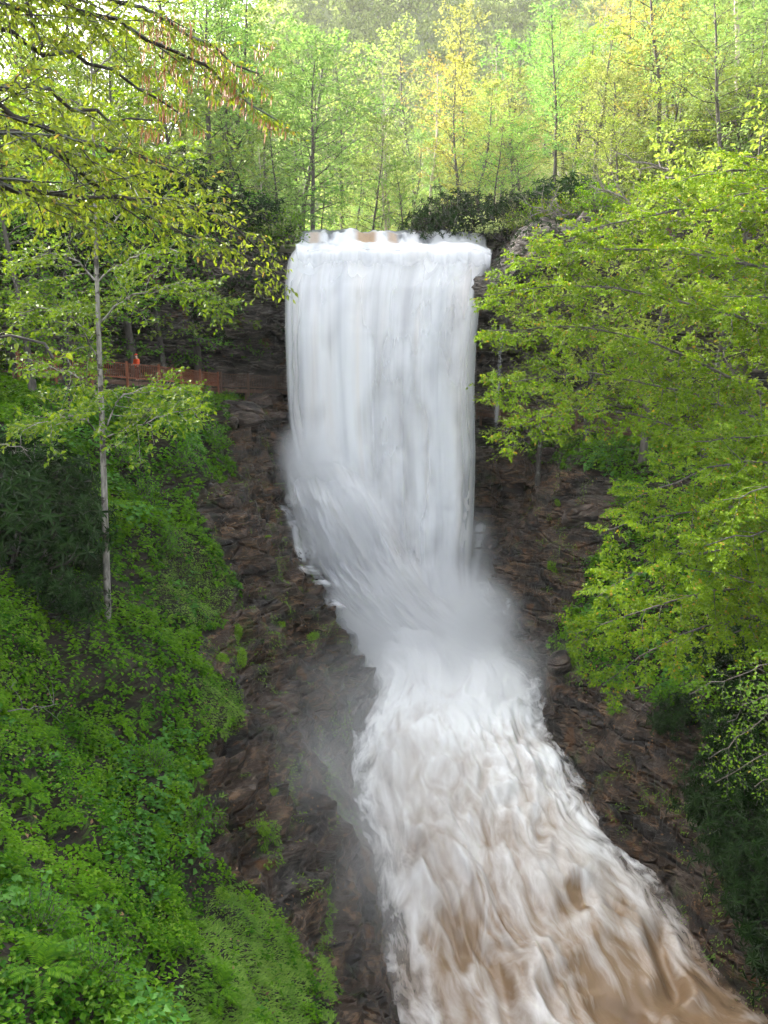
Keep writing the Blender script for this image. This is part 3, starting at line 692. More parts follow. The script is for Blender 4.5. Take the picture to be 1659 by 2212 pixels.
def put_plant(name, proto, loc, s, rz, label, cat, group=None, color=(1, 1, 1), nrm=None):
    o = empty(name, loc, rz); o.scale = (s, s, s)
    if nrm is not None:
        qd = Vector((0, 0, 1)).lerp(Vector(nrm), 0.5).normalized().to_track_quat('Z', 'Y'); o.rotation_euler = qd.to_euler()
    link('stem', proto[0], o); f = link('foliage', proto[1], o); f.color = (*color, 1); f['kind'] = 'stuff'
    tag(o, label, cat, group); return o
print('protos', round(time.time() - T0, 1))

# ------------------------------------------------------------------ trees above the fall
_gx = np.linspace(-200, 200, 161); _gy = np.linspace(40, 300, 131); _GX, _GY = np.meshgrid(_gx, _gy, indexing='ij'); _GZ = hill(_GX.ravel(), _GY.ravel()).reshape(_GX.shape)
def ground(x, y):
    i = min(max((x + 200) / 2.5, 0), 159.99); j = min(max((y - 40) / 2.0, 0), 129.99); a = int(i); b = int(j); f = i - a; g = j - b
    return float(_GZ[a, b] * (1 - f) * (1 - g) + _GZ[a + 1, b] * f * (1 - g) + _GZ[a, b + 1] * (1 - f) * g + _GZ[a + 1, b + 1] * f * g)
def tree_at(name, kind, u, vtop, Y, color, label, wide=1.0, group=None, cat='tree'):
    p = P(u, vtop, Y); g = ground(p[0], Y) - 0.2; H = max(3.0, p[2] - g)
    pr = PR[kind]; s = H / pr[2]
    return put_tree(name, pr, (p[0], Y, g), s * wide, random.uniform(0, 6.28), color, label, cat, group, sz=s)
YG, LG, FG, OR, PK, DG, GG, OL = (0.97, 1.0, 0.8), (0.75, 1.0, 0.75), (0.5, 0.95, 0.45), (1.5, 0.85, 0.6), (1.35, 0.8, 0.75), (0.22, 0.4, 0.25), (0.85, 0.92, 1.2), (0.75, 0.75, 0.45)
named = [
 ('layered_tree', 'layer', 672, 95, 78, LG, 'light green layered tree standing left behind the lip of the fall', 1.15),
 ('layered_tree', 'fan', 600, 250, 70, LG, 'pale green spreading tree leaning over the left end of the lip', 1.0),
 ('layered_tree', 'fan', 690, 395, 71, FG, 'small green tree with flat sprays just above the left lip', 1.2),
 ('orange_toned_tree', 'sparse', 932, 140, 112, OR, 'orange tinted tree with pale trunk above the middle of the fall', 1.1),  # crown tint turned orange
 ('slender_tree', 'sparse', 838, 120, 105, YG, 'tall thin pale trunked tree rising straight above the fall', 0.8),
 ('fresh_green_tree', 'round', 1130, 260, 76, FG, 'rounded fresh green tree above the right end of the lip', 0.95),
 ('fresh_green_tree', 'layer', 1090, 95, 84, (0.6, 1.0, 0.6), 'tall mint green tree behind the rounded tree at right', 1.1),
 ('young_tree', 'round', 880, 345, 76, (0.7, 1.0, 0.5), 'small bright green tree slanting over the middle of the lip', 0.8),
 ('budding_tree', 'layer', 800, 260, 92, YG, 'pale yellow green tree directly above the middle of the fall', 1.0),
 ('budding_tree', 'sparse', 560, 300, 68, OL, 'thin olive budding tree above the dark shrubs left of the fall', 1.0),
 ('hemlock', 'conifer', 555, 130, 82, (0.9, 1.0, 1.0), 'grey green conifer behind the trees left of the fall', 0.9),
 ('hemlock', 'conifer', 470, 180, 74, (0.8, 1.0, 0.8), 'dark conifer half hidden behind the drooping catkins', 0.9),
 ('tall_tree', 'tall', 1395, 40, 74, YG, 'tall straight grey tree high on the right hillside', 1.0),
 ('tall_tree', 'tall2', 1230, 20, 96, YG, 'sunlit pale yellow tree at the top right of the valley', 1.0),
 ('tall_tree', 'tall', 1490, -40, 70, YG, 'tall leafy tree near the right edge of the hillside', 1.0),
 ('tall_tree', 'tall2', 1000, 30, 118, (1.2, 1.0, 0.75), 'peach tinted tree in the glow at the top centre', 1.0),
 ('tall_tree', 'tall2', 480, -70, 74, YG, 'tall yellow green tree behind the tips of the hanging boughs', 1.2),
 ('tall_tree', 'tall', 420, -120, 68, LG, 'tall light green tree behind the catkins', 1.2),
 ('tall_tree', 'layer', 560, 30, 88, LG, 'light tree left of the small patch of sky', 1.1),
 ('tall_tree', 'tall2', 300, -120, 68, YG, 'tall pale tree behind the middle of the hanging boughs', 1.3),
 ('tall_tree', 'tall2', 190, -140, 64, YG, 'tall pale tree behind the upper pale trunk', 1.3),
 ('tall_tree', 'layer', 360, -50, 76, LG, 'light green tree behind the boughs left of the catkins', 1.4),
 ('tall_tree', 'layer', 60, -120, 60, YG, 'tall layered tree at the top left corner', 1.3),
 ('tall_tree', 'layer', 440, -20, 86, LG, 'light green tree behind the catkins near the sky patch', 1.4),
 ('tall_tree', 'tall2', 520, -30, 96, LG, 'pale tree at the top left of the small patch of sky', 1.3),
 ('tall_tree', 'layer', 640, 70, 92, LG, 'pale layered tree under the small patch of sky', 1.3),
 ('tall_tree', 'tall2', 620, 110, 104, LG, 'hazy tree below the small patch of sky', 1.1),
 ('tall_tree', 'layer', 735, 140, 112, YG, 'hazy yellow green tree left of the orange tree', 1.2),
 ('tall_tree', 'layer', 1300, 60, 66, (0.95, 1.0, 0.5), 'broad yellow green tree high above the right tree', 1.2),
 ('tall_tree', 'fan', 1450, 150, 60, (0.95, 1.0, 0.45), 'spreading yellow tree on the upper right slope', 1.3),
 ('tall_tree', 'fan', 1600, 120, 58, (0.95, 1.0, 0.45), 'spreading yellow tree at the upper right edge', 1.3),
 ('tall_tree', 'round', 1350, 250, 60, (0.95, 1.0, 0.45), 'rounded yellow green tree on the right slope', 1.0),
 ('tall_tree', 'layer', 1550, 30, 66, (1.0, 1.0, 0.5), 'tall pale tree in the top right corner', 1.2),
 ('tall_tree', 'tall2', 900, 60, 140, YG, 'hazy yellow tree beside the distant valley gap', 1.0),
]
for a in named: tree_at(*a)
# the wood on both hillsides
ordw = ['first', 'second', 'third', 'fourth', 'fifth', 'sixth', 'seventh', 'eighth', 'ninth', 'tenth', 'eleventh', 'twelfth', 'thirteenth', 'fourteenth', 'fifteenth', 'sixteenth', 'seventeenth', 'eighteenth', 'nineteenth', 'twentieth']
def ordinal(i): return ordw[i] if i < 20 else '%d%s' % (i + 1, {1: 'st', 2: 'nd', 3: 'rd'}.get((i + 1) % 10, 'th'))
fill = []
for side, n in ((1, 104), (-1, 62)):
    k = 0; tries = 0; pts_ = []
    while k < n and tries < 5000:
        tries += 1
        Yd = (50 if side > 0 else 60) + 125 * random.random() ** 1.5; ax_ = np.interp(Yd, AX[:, 1], AX[:, 0]); dx = random.uniform(7.5, 70); X_ = ax_ + side * dx
        if Yd < cy_(X_) + 1.5: continue
        u_, v_, _ = proj(np.array((X_, Yd, ground(X_, Yd) + 8)))
        if u_ < -120 or u_ > 1780 or v_ < -260: continue
        if any((X_ - a) ** 2 + (Yd - b) ** 2 < (3.2 + Yd * 0.012) ** 2 for a, b in pts_): continue
        pts_.append((X_, Yd)); k += 1
        fill.append((side, X_, Yd, float(u_)))
fill.sort(key=lambda f: f[3])
groups = {}
for f in fill: groups.setdefault((f[0], 0 if f[2] < 85 else 1 if f[2] < 115 else 2), []).append(f)
for (side, band), fs in groups.items():
    nm = {0: 'nearest', 1: 'middle', 2: 'farthest'}[band]; sn = 'right' if side > 0 else 'left'
    for i, (_, X_, Yd, u_) in enumerate(fs):
        kind = random.choices(['tall', 'tall2', 'layer', 'sparse', 'fan', 'round', 'conifer'], [2, 5, 5, 1.2, 4, 4, 0.9 if side < 0 else 0.3])[0]
        col = random.choice([YG, (1.1, 1.1, 0.9), LG, LG, (0.8, 1.05, 0.75), (1.0, 1.03, 0.7), (1.25, 0.95, 0.75)] if side > 0 else [YG, LG, LG, (0.9, 1.0, 0.6), OL])
        if kind == 'conifer': col = (0.9, 1, 0.9)
        hgt = {'tall': 19, 'tall2': 18, 'layer': 14, 'sparse': 17, 'fan': 12, 'round': 10, 'conifer': 19}[kind] * random.uniform(0.75, 1.15)
        pr = PR[kind]; s = hgt / pr[2]
        cn = 'conifer' if kind == 'conifer' else ('peach tinted tree' if col in (OR, (1.2, 0.95, 0.7)) else 'light green tree' if col == LG else 'yellow green tree')
        o_ = ordinal(i)
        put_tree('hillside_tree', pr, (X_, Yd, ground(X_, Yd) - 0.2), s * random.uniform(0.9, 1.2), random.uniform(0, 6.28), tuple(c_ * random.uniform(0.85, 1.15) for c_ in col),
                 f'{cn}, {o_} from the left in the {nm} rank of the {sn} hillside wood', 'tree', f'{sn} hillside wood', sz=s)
# dark evergreen shrubs and undergrowth along the plateau edge
under = [('rhododendron', 'rhodo2', 985, 430, 67.5, 2.0, (1, 1, 1), 'big dark evergreen shrub above the right half of the lip'),
 ('rhododendron', 'rhodo2', 1040, 400, 68.5, 2.0, (0.9, 1, 0.9), 'dark evergreen shrub at the right end of the lip'),
 ('rhododendron', 'rhodo2', 930, 450, 69, 1.6, (1.6, 1.5, 1), 'olive evergreen shrub above the middle of the lip'),
 ('rhododendron', 'rhodo2', 1090, 455, 64.5, 1.3, (1.3, 1.2, 1.2), 'dull green shrub overhanging the right corner of the fall'),
 ('rhododendron', 'rhodo2', 1140, 420, 64, 1.6, (0.9, 1, 1), 'dark shrub right of the fall under the rounded tree'),
 ('rhododendron', 'rhodo', 1210, 440, 61, 1.8, (1.0, 1.2, 0.9), 'dark shrub behind the bare grey branches'),
 ('rhododendron', 'rhodo2', 470, 400, 62, 2.0, (0.8, .9, .8), 'dark evergreen shrub left of the fall above the walkway'),
 ('rhododendron', 'rhodo2', 540, 440, 64, 1.7, (0.8, 1, .8), 'dark evergreen shrub at the left cliff top'),
 ('rhododendron', 'rhodo2', 390, 430, 60, 2.2, (0.8, .9, .8), 'dark evergreen shrub deep in the left wood'),
 ('rhododendron', 'rhodo2', 300, 500, 56, 2.2, (0.8, .9, .8), 'dark evergreen shrub above the person on the walkway'),
 ('rhododendron', 'rhodo2', 180, 520, 53, 2.4, (0.8, .9, .8), 'dark evergreen shrub behind the pale sapling trunk'),
 ('rhododendron', 'rhodo2', 60, 560, 49, 2.6, (0.8, .9, .8), 'dark evergreen shrub at the far left edge'),
 ('grey_shrub', 'grey', 1285, 330, 64, 1.4, GG, 'grey green twiggy shrub on the right slope'),
 ('grey_shrub', 'grey', 1310, 420, 59, 1.1, GG, 'small grey twiggy shrub above the right tree'),
 ('grey_shrub', 'grey', 1130, 480, 62, 1.0, (0.8, 0.75, 0.6), 'brownish twiggy shrub at the right corner of the lip'),
 ('green_bush', 'shrub', 620, 470, 64, 1.9, (1, 1, 0.8), 'bright green bush hanging over the left corner of the lip'),
 ('green_bush', 'shrub', 565, 480, 62.5, 1.8, (0.9, 1, 0.8), 'green bush on the cliff edge left of the fall'),
 ('green_bush', 'shrub2', 700, 455, 68.5, 1.5, (1, 1, 0.8), 'yellow green bush behind the left lip'),
 ('green_bush', 'shrub2', 760, 450, 71, 1.6, (1, 1, 0.9), 'yellow green bush behind the lip left of the middle'),
 ('green_bush', 'shrub2', 830, 445, 73, 1.7, (1, 0.95, 0.8), 'yellow green bush behind the middle of the lip'),
 ('green_bush', 'shrub2', 890, 450, 71, 1.6, (0.9, 1, 0.7), 'pale bush beside the slanting green tree'),
 ('green_bush', 'shrub', 1190, 400, 63, 1.6, (1, 1, 0.7), 'bright green bush among dark shrubs on the right slope'),
 ('green_bush', 'shrub2', 1240, 490, 58, 1.9, (1, 1, 0.9), 'yellow green bush under the bare grey branches'),
 ('green_bush', 'shrub2', 1115, 470, 62.0, 1.5, (1.1, 1.1, 0.8), 'yellow green bush on the rock at the right corner of the lip'),
 ('green_bush', 'shrub', 1160, 470, 60.5, 1.6, (1.2, 1.15, 0.8), 'green bush on the pale rock right of the lip'),
 ('green_bush', 'shrub2', 1205, 470, 58.5, 1.7, (1.1, 1.1, 0.8), 'yellow green bush on the pale rock under the dark shrubs'),
 ('green_bush', 'shrub2', 1330, 470, 57, 2.2, (1, 1, 0.9), 'yellow green bush above the big right tree'),
 ('green_bush', 'shrub2', 1450, 400, 55, 2.6, (1, 1, 0.9), 'large yellow green bush on the upper right slope'),
 ('green_bush', 'shrub2', 1570, 340, 54, 2.8, (1, 1, 0.9), 'large yellow green bush near the right edge of the slope'),
 ('green_bush', 'shrub2', 1390, 300, 62, 2.4, (1, 1, 0.8), 'yellow green bush below the tall grey tree'),
 ('green_bush', 'shrub2', 1520, 260, 62, 2.6, (1, 1, 0.8), 'yellow green bush in the upper right wood')]
for nm, kd, u_, v_, Yd, s_, col, lab in under:
    p = P(u_, v_ + 40, Yd); g = ground(p[0], Yd) if Yd > cy_(p[0]) - 3 else p[2]
    put_plant(nm, PR[kd], (p[0], Yd, min(g, p[2] + 4) - 0.3), s_, random.uniform(0, 6.28), lab, 'shrub', 'shrubs along the cliff top', col)
# scattered understorey that nobody could count
def scatter_under():
    pl = Plant(77); r = pl.r; n = 2300; c_ = 0
    while c_ < n:
        Yd = 46 + 110 * r.random() ** 1.6; sd = r.choice((-1, 1)); X_ = np.interp(Yd, AX[:, 1], AX[:, 0]) + sd * r.uniform(7, 62)
        if Yd < cy_(X_) - 3.5: continue
        u_, v_, _ = proj(np.array((X_, Yd, ground(X_, Yd) + 1)))
        if u_ < -60 or u_ > 1720 or v_ < -40: continue
        c_ += 1; g = ground(X_, Yd); h = r.uniform(0.6, 2.2); m = 60
        q = r.normal(size=(m, 3)); q = q / np.linalg.norm(q, axis=1)[:, None] * (r.random(m)[:, None] ** 0.33); q[:, 2] = np.abs(q[:, 2])
        pl.leaf(np.array((X_, Yd, g)) + q * np.array((1.2, 1.2, 1)) * h, r.normal(size=(m, 3)) + np.array((0, -0.3, 0)), np.array((0, -0.3, 1)) + r.normal(size=(m, 3)) * 0.5, r.uniform(0.16, 0.34, m))
    me = pl.leaves('undergrowth', M['leaf_far'], 'diamond', 0.6)
    tag(link('undergrowth', me), 'low yellow green undergrowth covering the hillsides', 'undergrowth', kind='stuff')
scatter_under()

# distant forested mountain
mx = np.linspace(-220, 260, 150); my = np.linspace(190, 340, 90); MX, MY = np.meshgrid(mx, my, indexing='ij')
def mount(x, y):
    base = 45 + 122 * sstep(190, 320, y) * (0.45 + 0.55 * sstep(-75, -30, x)) + 8 * fbm(np.stack([x * .02, y * .02, 0 * x], 1), 3, 201)
    return base
mz = mount(MX.ravel(), MY.ravel())
mo = link('mountain', mesh_np('mountain', np.stack([MX.ravel(), MY.ravel(), mz], 1), grid_faces(150, 90), M['wooded'])); tag(mo, 'distant wooded mountain slope', kind='structure')
_MZ = mz.reshape(150, 90)
def _mz(x, y): return float(_MZ[int((x + 220) / 480 * 149), int((y - 190) / 150 * 89)])
pl = Plant(88); r_ = pl.r; ncr = 0
for _ in range(9000):
    Yd = 195 + 140 * r_.random(); X_ = (r_.uniform(420, 1250) - 829.5) / 1659 * Yd; g = float(np.interp(0, [0], [0])); g = _mz(X_, Yd)
    u_, v_, _ = proj(np.array((X_, Yd, g + 8)))
    if v_ < -60 or v_ > 420: continue
    m = 38; rr = r_.uniform(2.2, 3.8); q = r_.normal(size=(m, 3)); q = q / np.linalg.norm(q, axis=1)[:, None]; q[:, 2] = np.abs(q[:, 2]) * 1.3 - 0.2
    pl.leaf(np.array((X_, Yd, g + rr * 1.2)) + q * rr * r_.uniform(0.7, 1, m)[:, None], q + r_.normal(size=(m, 3)) * 0.5, q + r_.normal(size=(m, 3)) * 0.3, np.full(m, 1.25) * r_.uniform(0.7, 1.3, m)); ncr += 1
    if ncr > 1400: break
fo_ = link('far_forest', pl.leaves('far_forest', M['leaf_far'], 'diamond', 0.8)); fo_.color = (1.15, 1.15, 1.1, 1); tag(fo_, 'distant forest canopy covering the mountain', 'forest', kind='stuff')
print('hill', ncr, round(time.time() - T0, 1))

# ------------------------------------------------------------------ right bank trees reaching over the gorge
def bough_tree(name, seed, trunk_px, boughs, tr, label, leafm, bark, leaf, lv, color=(1, 1, 1), root=None, wr=0.6, cat='tree', shape='diamond', group=None, extra=None):
    pl = Plant(seed)
    tp = smooth_poly([P(*a) for a in trunk_px], 16, 2)
    if root is not None: tp[0] = root
    g = drop(tp[0][0], tp[0][1])
    if g is not None and g[2] < tp[0][2]: tp = np.concatenate([[g - np.array((0, 0, 0.3))], tp])
    base = tp[0].copy()
    pl.tube(tp - base, np.linspace(tr, tr * 0.25, len(tp)), 8)
    trunk = pl.wood('trunk', bark); pl.tv, pl.tf, pl.nt = [], [], 0
    for b in boughs:
        pts = [P(*a) for a in b]; 
        k = np.argmin(np.linalg.norm(tp - (pts[0] + np.array((0, 0, -0.8))), axis=1)); pts = [tp[k]] + pts
        path = smooth_poly(pts, 14, 2); path[1:-1] += pl.r.normal(size=(12, 3)) * 0.05
        r0 = tr * 0.24
        pl.spray(path - base, r0, 0.012, lv, unit(np.array((-0.1, -0.55, 1.0))), 6)
    o = empty(name, base); link('trunk', trunk, o); link('branches', pl.wood('branches', bark), o)
    c_ = link('crown', pl.leaves('crown', leafm, shape, wr), o); c_['kind'] = 'stuff'; c_.color = (*color, 1)
    tag(o, label, cat, group); return o, pl
LVR = [dict(n=lambda t: int(t * 2.8), len=2.5, rel=False, ang=58, taper=0.55, start=0.18, seg=5, wob=0.13, droop=0.02, rf=0.4, lift=0.35, ntilt=0.2, sides=4),
       dict(n=11, len=0.42, ang=48, taper=0.5, start=0.05, seg=2, sides=3, rmin=0.005, lift=0.3, draw=False, droop=0.04),
       dict(leaf=0.14, space=0.030, jit=0.35, njit=0.55, droop=0.2)]
bough_tree('overhanging_tree', 301, [(1900, 1480, 31), (1850, 1100, 31), (1830, 800, 31), (1800, 500, 31), (1780, 280, 31)],
  [[(1760, 600, 30.5), (1500, 545, 30), (1250, 535, 30), (1100, 572, 30)], [(1760, 760, 30.5), (1500, 650, 29), (1250, 610, 29), (1045, 640, 29)],
   [(1760, 910, 30), (1560, 800, 29), (1300, 700, 28.5), (1048, 715, 29)], [(1760, 960, 30), (1500, 850, 28.5), (1250, 800, 28), (1058, 832, 28)],
   [(1760, 1000, 29.5), (1500, 930, 28), (1250, 868, 28), (1085, 935, 28)], [(1760, 480, 31), (1500, 440, 31), (1330, 480, 31), (1170, 525, 31)],
   [(1760, 380, 31), (1560, 360, 32), (1430, 410, 32)], [(1760, 660, 31), (1620, 560, 32), (1400, 520, 33)], [(1760, 860, 31), (1600, 700, 31), (1430, 640, 31)],
   [(1760, 1020, 30), (1600, 900, 29), (1400, 800, 29)], [(1760, 1060, 29), (1560, 960, 28), (1380, 920, 27.5)], [(1760, 420, 30), (1640, 400, 29), (1540, 450, 28)], [(1760, 700, 29), (1660, 640, 27.5), (1560, 640, 27)]],
  0.34, 'big yellow green tree on the right bank reaching out beside the fall', M['leaf_spring'], M['bark_grey'], 0.13, LVR)
LVB = [dict(n=lambda t: int(t * 3.0), len=2.1, rel=False, ang=58, taper=0.5, start=0.12, seg=5, wob=0.13, droop=0.035, rf=0.4, lift=0.4, ntilt=0.2, sides=4),
       dict(n=11, len=0.42, ang=48, taper=0.5, start=0.05, seg=2, sides=3, rmin=0.005, lift=0.3, draw=False, droop=0.05),
       dict(leaf=0.13, space=0.030, jit=0.35, njit=0.55, droop=0.25)]
bough_tree('overhanging_tree', 302, [(1960, 1900, 25), (1900, 1500, 25), (1850, 1200, 25), (1830, 950, 25)],
  [[(1780, 1000, 25), (1600, 990, 25), (1450, 1040, 25), (1350, 1090, 25)], [(1780, 1120, 25), (1600, 1090, 24.5), (1400, 1120, 24.5), (1305, 1150, 24.5)],
   [(1780, 1200, 25), (1550, 1180, 24), (1400, 1220, 24), (1290, 1290, 24)], [(1780, 1250, 25), (1500, 1280, 24), (1350, 1330, 24.5), (1240, 1370, 25)],
   [(1780, 1300, 25), (1520, 1350, 24), (1400, 1400, 24), (1300, 1480, 24)], [(1780, 1180, 24), (1660, 1140, 23), (1520, 1180, 22.5)],
   [(1780, 1060, 24), (1680, 1040, 23), (1560, 1080, 23)], [(1780, 1330, 24), (1660, 1260, 23), (1500, 1230, 23)], [(1780, 1360, 24.5), (1650, 1340, 24), (1500, 1400, 24)], [(1780, 960, 25.5), (1620, 940, 26), (1480, 960, 26)]],
  0.26, 'lower green tree on the right bank with branches drooping towards the rapids', M['leaf_spring'], M['bark_grey'], 0.13, LVB)
LVC = [dict(n=lambda t: int(t * 4.2), len=1.0, rel=False, ang=55, taper=0.5, start=0.05, seg=4, wob=0.13, droop=0.05, rf=0.4, lift=0.2, sides=3),
       dict(n=5, len=0.42, ang=48, taper=0.5, start=0.1, seg=2, sides=3, rmin=0.004, lift=0.2),
       dict(leaf=0.11, space=0.055, jit=0.35, njit=0.4, droop=0.2)]
bough_tree('overhanging_sapling', 303, [(1900, 2150, 20), (1860, 1800, 20), (1800, 1480, 20)],
  [[(1760, 1440, 20), (1680, 1420, 20), (1560, 1470, 20), (1490, 1500, 20)], [(1760, 1530, 20), (1690, 1520, 20), (1600, 1590, 20), (1530, 1640, 20)],
   [(1760, 1620, 20), (1690, 1610, 20), (1620, 1650, 20), (1545, 1690, 20)], [(1760, 1700, 20), (1690, 1680, 20), (1630, 1700, 20)], [(1740, 1480, 20.5), (1640, 1500, 21), (1570, 1560, 21)]],
  0.045, 'thin sapling with sparse leaves against the dark lower right bank', M['leaf_spring'], M['bark_grey'], 0.1, LVC, (0.7, 0.85, 0.8))
print('right', round(time.time() - T0, 1))

# ------------------------------------------------------------------ left side trees
LVS = [dict(n=lambda t: int(t * 4.0), len=2.2, rel=False, ang=55, taper=0.5, start=0.12, seg=4, wob=0.13, droop=0.02, rf=0.4, lift=0.3, sides=4),
       dict(n=6, len=0.42, ang=48, taper=0.5, start=0.1, seg=3, sides=3, rmin=0.005, lift=0.25),
       dict(leaf=0.20, space=0.07, jit=0.35, njit=0.5, droop=0.15)]
hb, _ = hit(233, 1335)
YT = hb[1] if hb is not None else 29.0
print('YT', YT)
bough_tree('pale_sapling', 311, [(233, 1335, YT), (228, 1150, YT), (222, 950, YT), (212, 700, YT), (205, 430, YT), (200, 220, YT), (196, 60, YT)],
  [[(260, 930, YT), (340, 900, YT - 1), (430, 880, YT - 1)], [(250, 860, YT), (340, 835, YT + 1), (420, 840, YT + 2)], [(180, 820, YT), (120, 790, YT - 1), (60, 800, YT - 2)],
   [(250, 660, YT), (340, 610, YT), (440, 620, YT + 1), (490, 660, YT + 1)], [(170, 690, YT), (110, 660, YT - 2), (40, 680, YT - 2)], [(240, 580, YT), (320, 540, YT - 1), (400, 545, YT - 2)],
   [(170, 560, YT), (100, 540, YT), (30, 570, YT)], [(240, 470, YT), (330, 430, YT + 1), (430, 430, YT + 1)], [(160, 440, YT), (90, 420, YT + 1), (20, 440, YT + 1)],
   [(240, 360, YT), (320, 320, YT), (400, 330, YT)], [(160, 330, YT), (90, 310, YT - 1)], [(230, 250, YT), (300, 200, YT), (370, 190, YT)], [(160, 220, YT), (90, 190, YT)], [(190, 900, YT - 1), (120, 900, YT - 3), (50, 930, YT - 3)],
   [(220, 140, YT), (280, 80, YT)], [(180, 120, YT), (120, 60, YT)]],
  0.15, 'slender pale trunked tree standing on the green left slope', M['leaf_fresh'], M['bark_birch'], 0.17, LVS, (1.35, 1.1, 1))
YD = hit(150, 905)[0][1] + 3
bough_tree('dark_sapling', 312, [(150, 905, YD - 3), (149, 840, YD - 3), (147, 740, YD - 3), (145, 640, YD - 3)],
  [[(170, 800, YD - 3), (230, 770, YD - 3)], [(130, 740, YD - 3), (80, 720, YD - 3)], [(165, 680, YD - 3), (230, 650, YD - 3)], [(130, 660, YD - 3), (70, 640, YD - 3)]],
  0.07, 'small dark stemmed sapling left of the pale trunk', M['leaf_fresh'], M['bark_dark'], 0.17, LVS, (1.35, 1.1, 1))
# near tree whose boughs hang into the top left
LVN = [dict(n=lambda t: int(t * 4.0), len=1.4, rel=False, ang=55, taper=0.5, start=0.15, seg=5, wob=0.12, droop=0.05, rf=0.35, lift=0.35, sides=4),
       dict(n=7, len=0.42, ang=45, taper=0.5, start=0.1, seg=2, sides=3, rmin=0.003, lift=0.4, droop=0.08),
       dict(leaf=0.088, space=0.04, jit=0.3, njit=0.5, droop=0.45)]
NB = [[(-20, -20, 10), (150, 0, 10.5), (225, 50, 11), (370, 92, 11.5), (420, 135, 11.7), (470, 160, 12), (535, 205, 12.3), (600, 260, 12.5)],
      [(0, -60, 10), (280, 0, 11), (330, 60, 11.3), (440, 75, 12), (500, 140, 12.3), (560, 160, 12.5)],
      [(-40, 265, 9), (70, 305, 9.7), (150, 358, 10.2), (230, 415, 10.8), (290, 470, 11.2), (380, 498, 11.6), (480, 520, 12), (590, 590, 12.4)],
      [(-40, 160, 9.5), (100, 215, 10), (200, 240, 10.4), (330, 260, 11)],
      [(-60, 200, 9), (60, 250, 9.5), (190, 300, 10), (320, 350, 10.6), (430, 400, 11.2)],
      [(-60, 330, 9), (40, 400, 9.4), (140, 440, 9.8), (220, 500, 10.2)],
      [(0, 60, 10), (120, 110, 10.4), (250, 170, 11), (380, 240, 11.5)], [(-20, -20, 9.5), (75, 30, 9.6), (80, 130, 9.7)],
      [(300, 440, 11), (400, 440, 11.6), (500, 480, 12), (560, 540, 12.4)]]
near, npl = bough_tree('near_tree', 321, [(-330, 1500, 8), (-330, 900, 8), (-320, 500, 8.2), (-300, 100, 8.5), (-280, -200, 9)], NB, 0.2,
  'nearest tree with drooping yellow green leaves hanging in at the top left', M['leaf_yellow'], M['bark_dark'], 0.1, LVN, shape='oval', wr=0.52)
near2, npl2 = bough_tree('leaning_branch_tree', 322, [(-420, 1700, 6.5), (-420, 1200, 6.5), (-400, 900, 6.5)], [[(-200, 740, 6.3), (-60, 735, 6.2), (40, 745, 6.2), (115, 775, 6.2)]], 0.06,
  'near twig of large bright leaves poking in at the left edge', M['leaf_yellow'], M['bark_dark'], 0.1,
  [dict(n=7, len=0.22, rel=False, ang=50, taper=0.4, start=0.35, seg=3, sides=3, droop=0.1), dict(leaf=0.085, space=0.05, jit=0.3, njit=0.3, droop=0.5)], shape='oval', wr=0.6)
def single_leaves(root, pl, old, nmax, mat, wr):
    p = np.concatenate(pl.lp); f = unit(np.concatenate(pl.lf)); n = np.concatenate(pl.ln); l = np.concatenate(pl.ls)
    sd = unit(np.cross(n, f)); n = np.cross(f, sd); u_, v_, d_ = proj(p + np.array(root.location)); vw = unit(p + np.array(root.location) - np.array((0, 0, CAMZ)))
    size = l / d_ * (0.4 + 0.6 * np.abs((n * vw).sum(1))) * ((u_ > 0) & (u_ < 1659) & (v_ > 0) & (v_ < 2212) & (d_ > 0)); k = np.argsort(-size)[:nmax]; k = k[size[k] > 0]
    ms = [leaf_mesh('leaf', np.zeros((1, 3)), np.array([[1.0, 0, 0]]), np.array([[0, 0, 1.0]]), np.ones(1), mat, 'oval', wr, 0.25, pl.r, np.array([q])) for q in (0.2, 0.45, 0.65, 0.85)]
    for i in k:
        o = link('leaf', ms[pl.r.integers(0, 4)], root); o.location = p[i]
        o.rotation_euler = Matrix((f[i], sd[i], n[i])).transposed().to_euler(); o.scale = (l[i],) * 3
    keep = np.ones(len(p), bool); keep[k] = False
    old.data = pl.leaves('crown', mat, 'oval', wr, keep=keep) if keep.any() else old.data
    if not keep.any(): bpy.data.objects.remove(old)
for rt, pq_, w_ in ((near, npl, 0.52), (near2, npl2, 0.6)):
    single_leaves(rt, pq_, [c for c in bpy.data.objects if c.parent == rt and c.name.startswith('crown')][0], 300, M['leaf_yellow'], w_)
# catkins
lp = np.concatenate(npl.lp); base = np.array(near.location); uq, vq, _ = proj(lp + base)
sel = np.where((uq > 300) & (uq < 620) & (vq > 20) & (vq < 340))[0]; sel = npl.r.choice(sel, min(520, len(sel)), replace=False)
cp = lp[sel]; cl_ = npl.r.uniform(0.09, 0.2, len(sel)); dn = np.array((0, 0, -1.0)) + npl.r.normal(size=(len(sel), 3)) * 0.08
a1 = leaf_mesh('catkins', np.concatenate([cp, cp]), np.concatenate([dn, dn]), np.concatenate([np.tile((1.0, 0, 0), (len(cp), 1)), np.tile((0, 1.0, 0), (len(cp), 1))]), np.concatenate([cl_, cl_]), M['catkin'], 'oval', 0.10, 0.1, npl.r)
ck = link('catkins', a1, near); ck['kind'] = 'stuff'; ck['label'] = 'hanging reddish brown catkins'
print('left', round(time.time() - T0, 1))

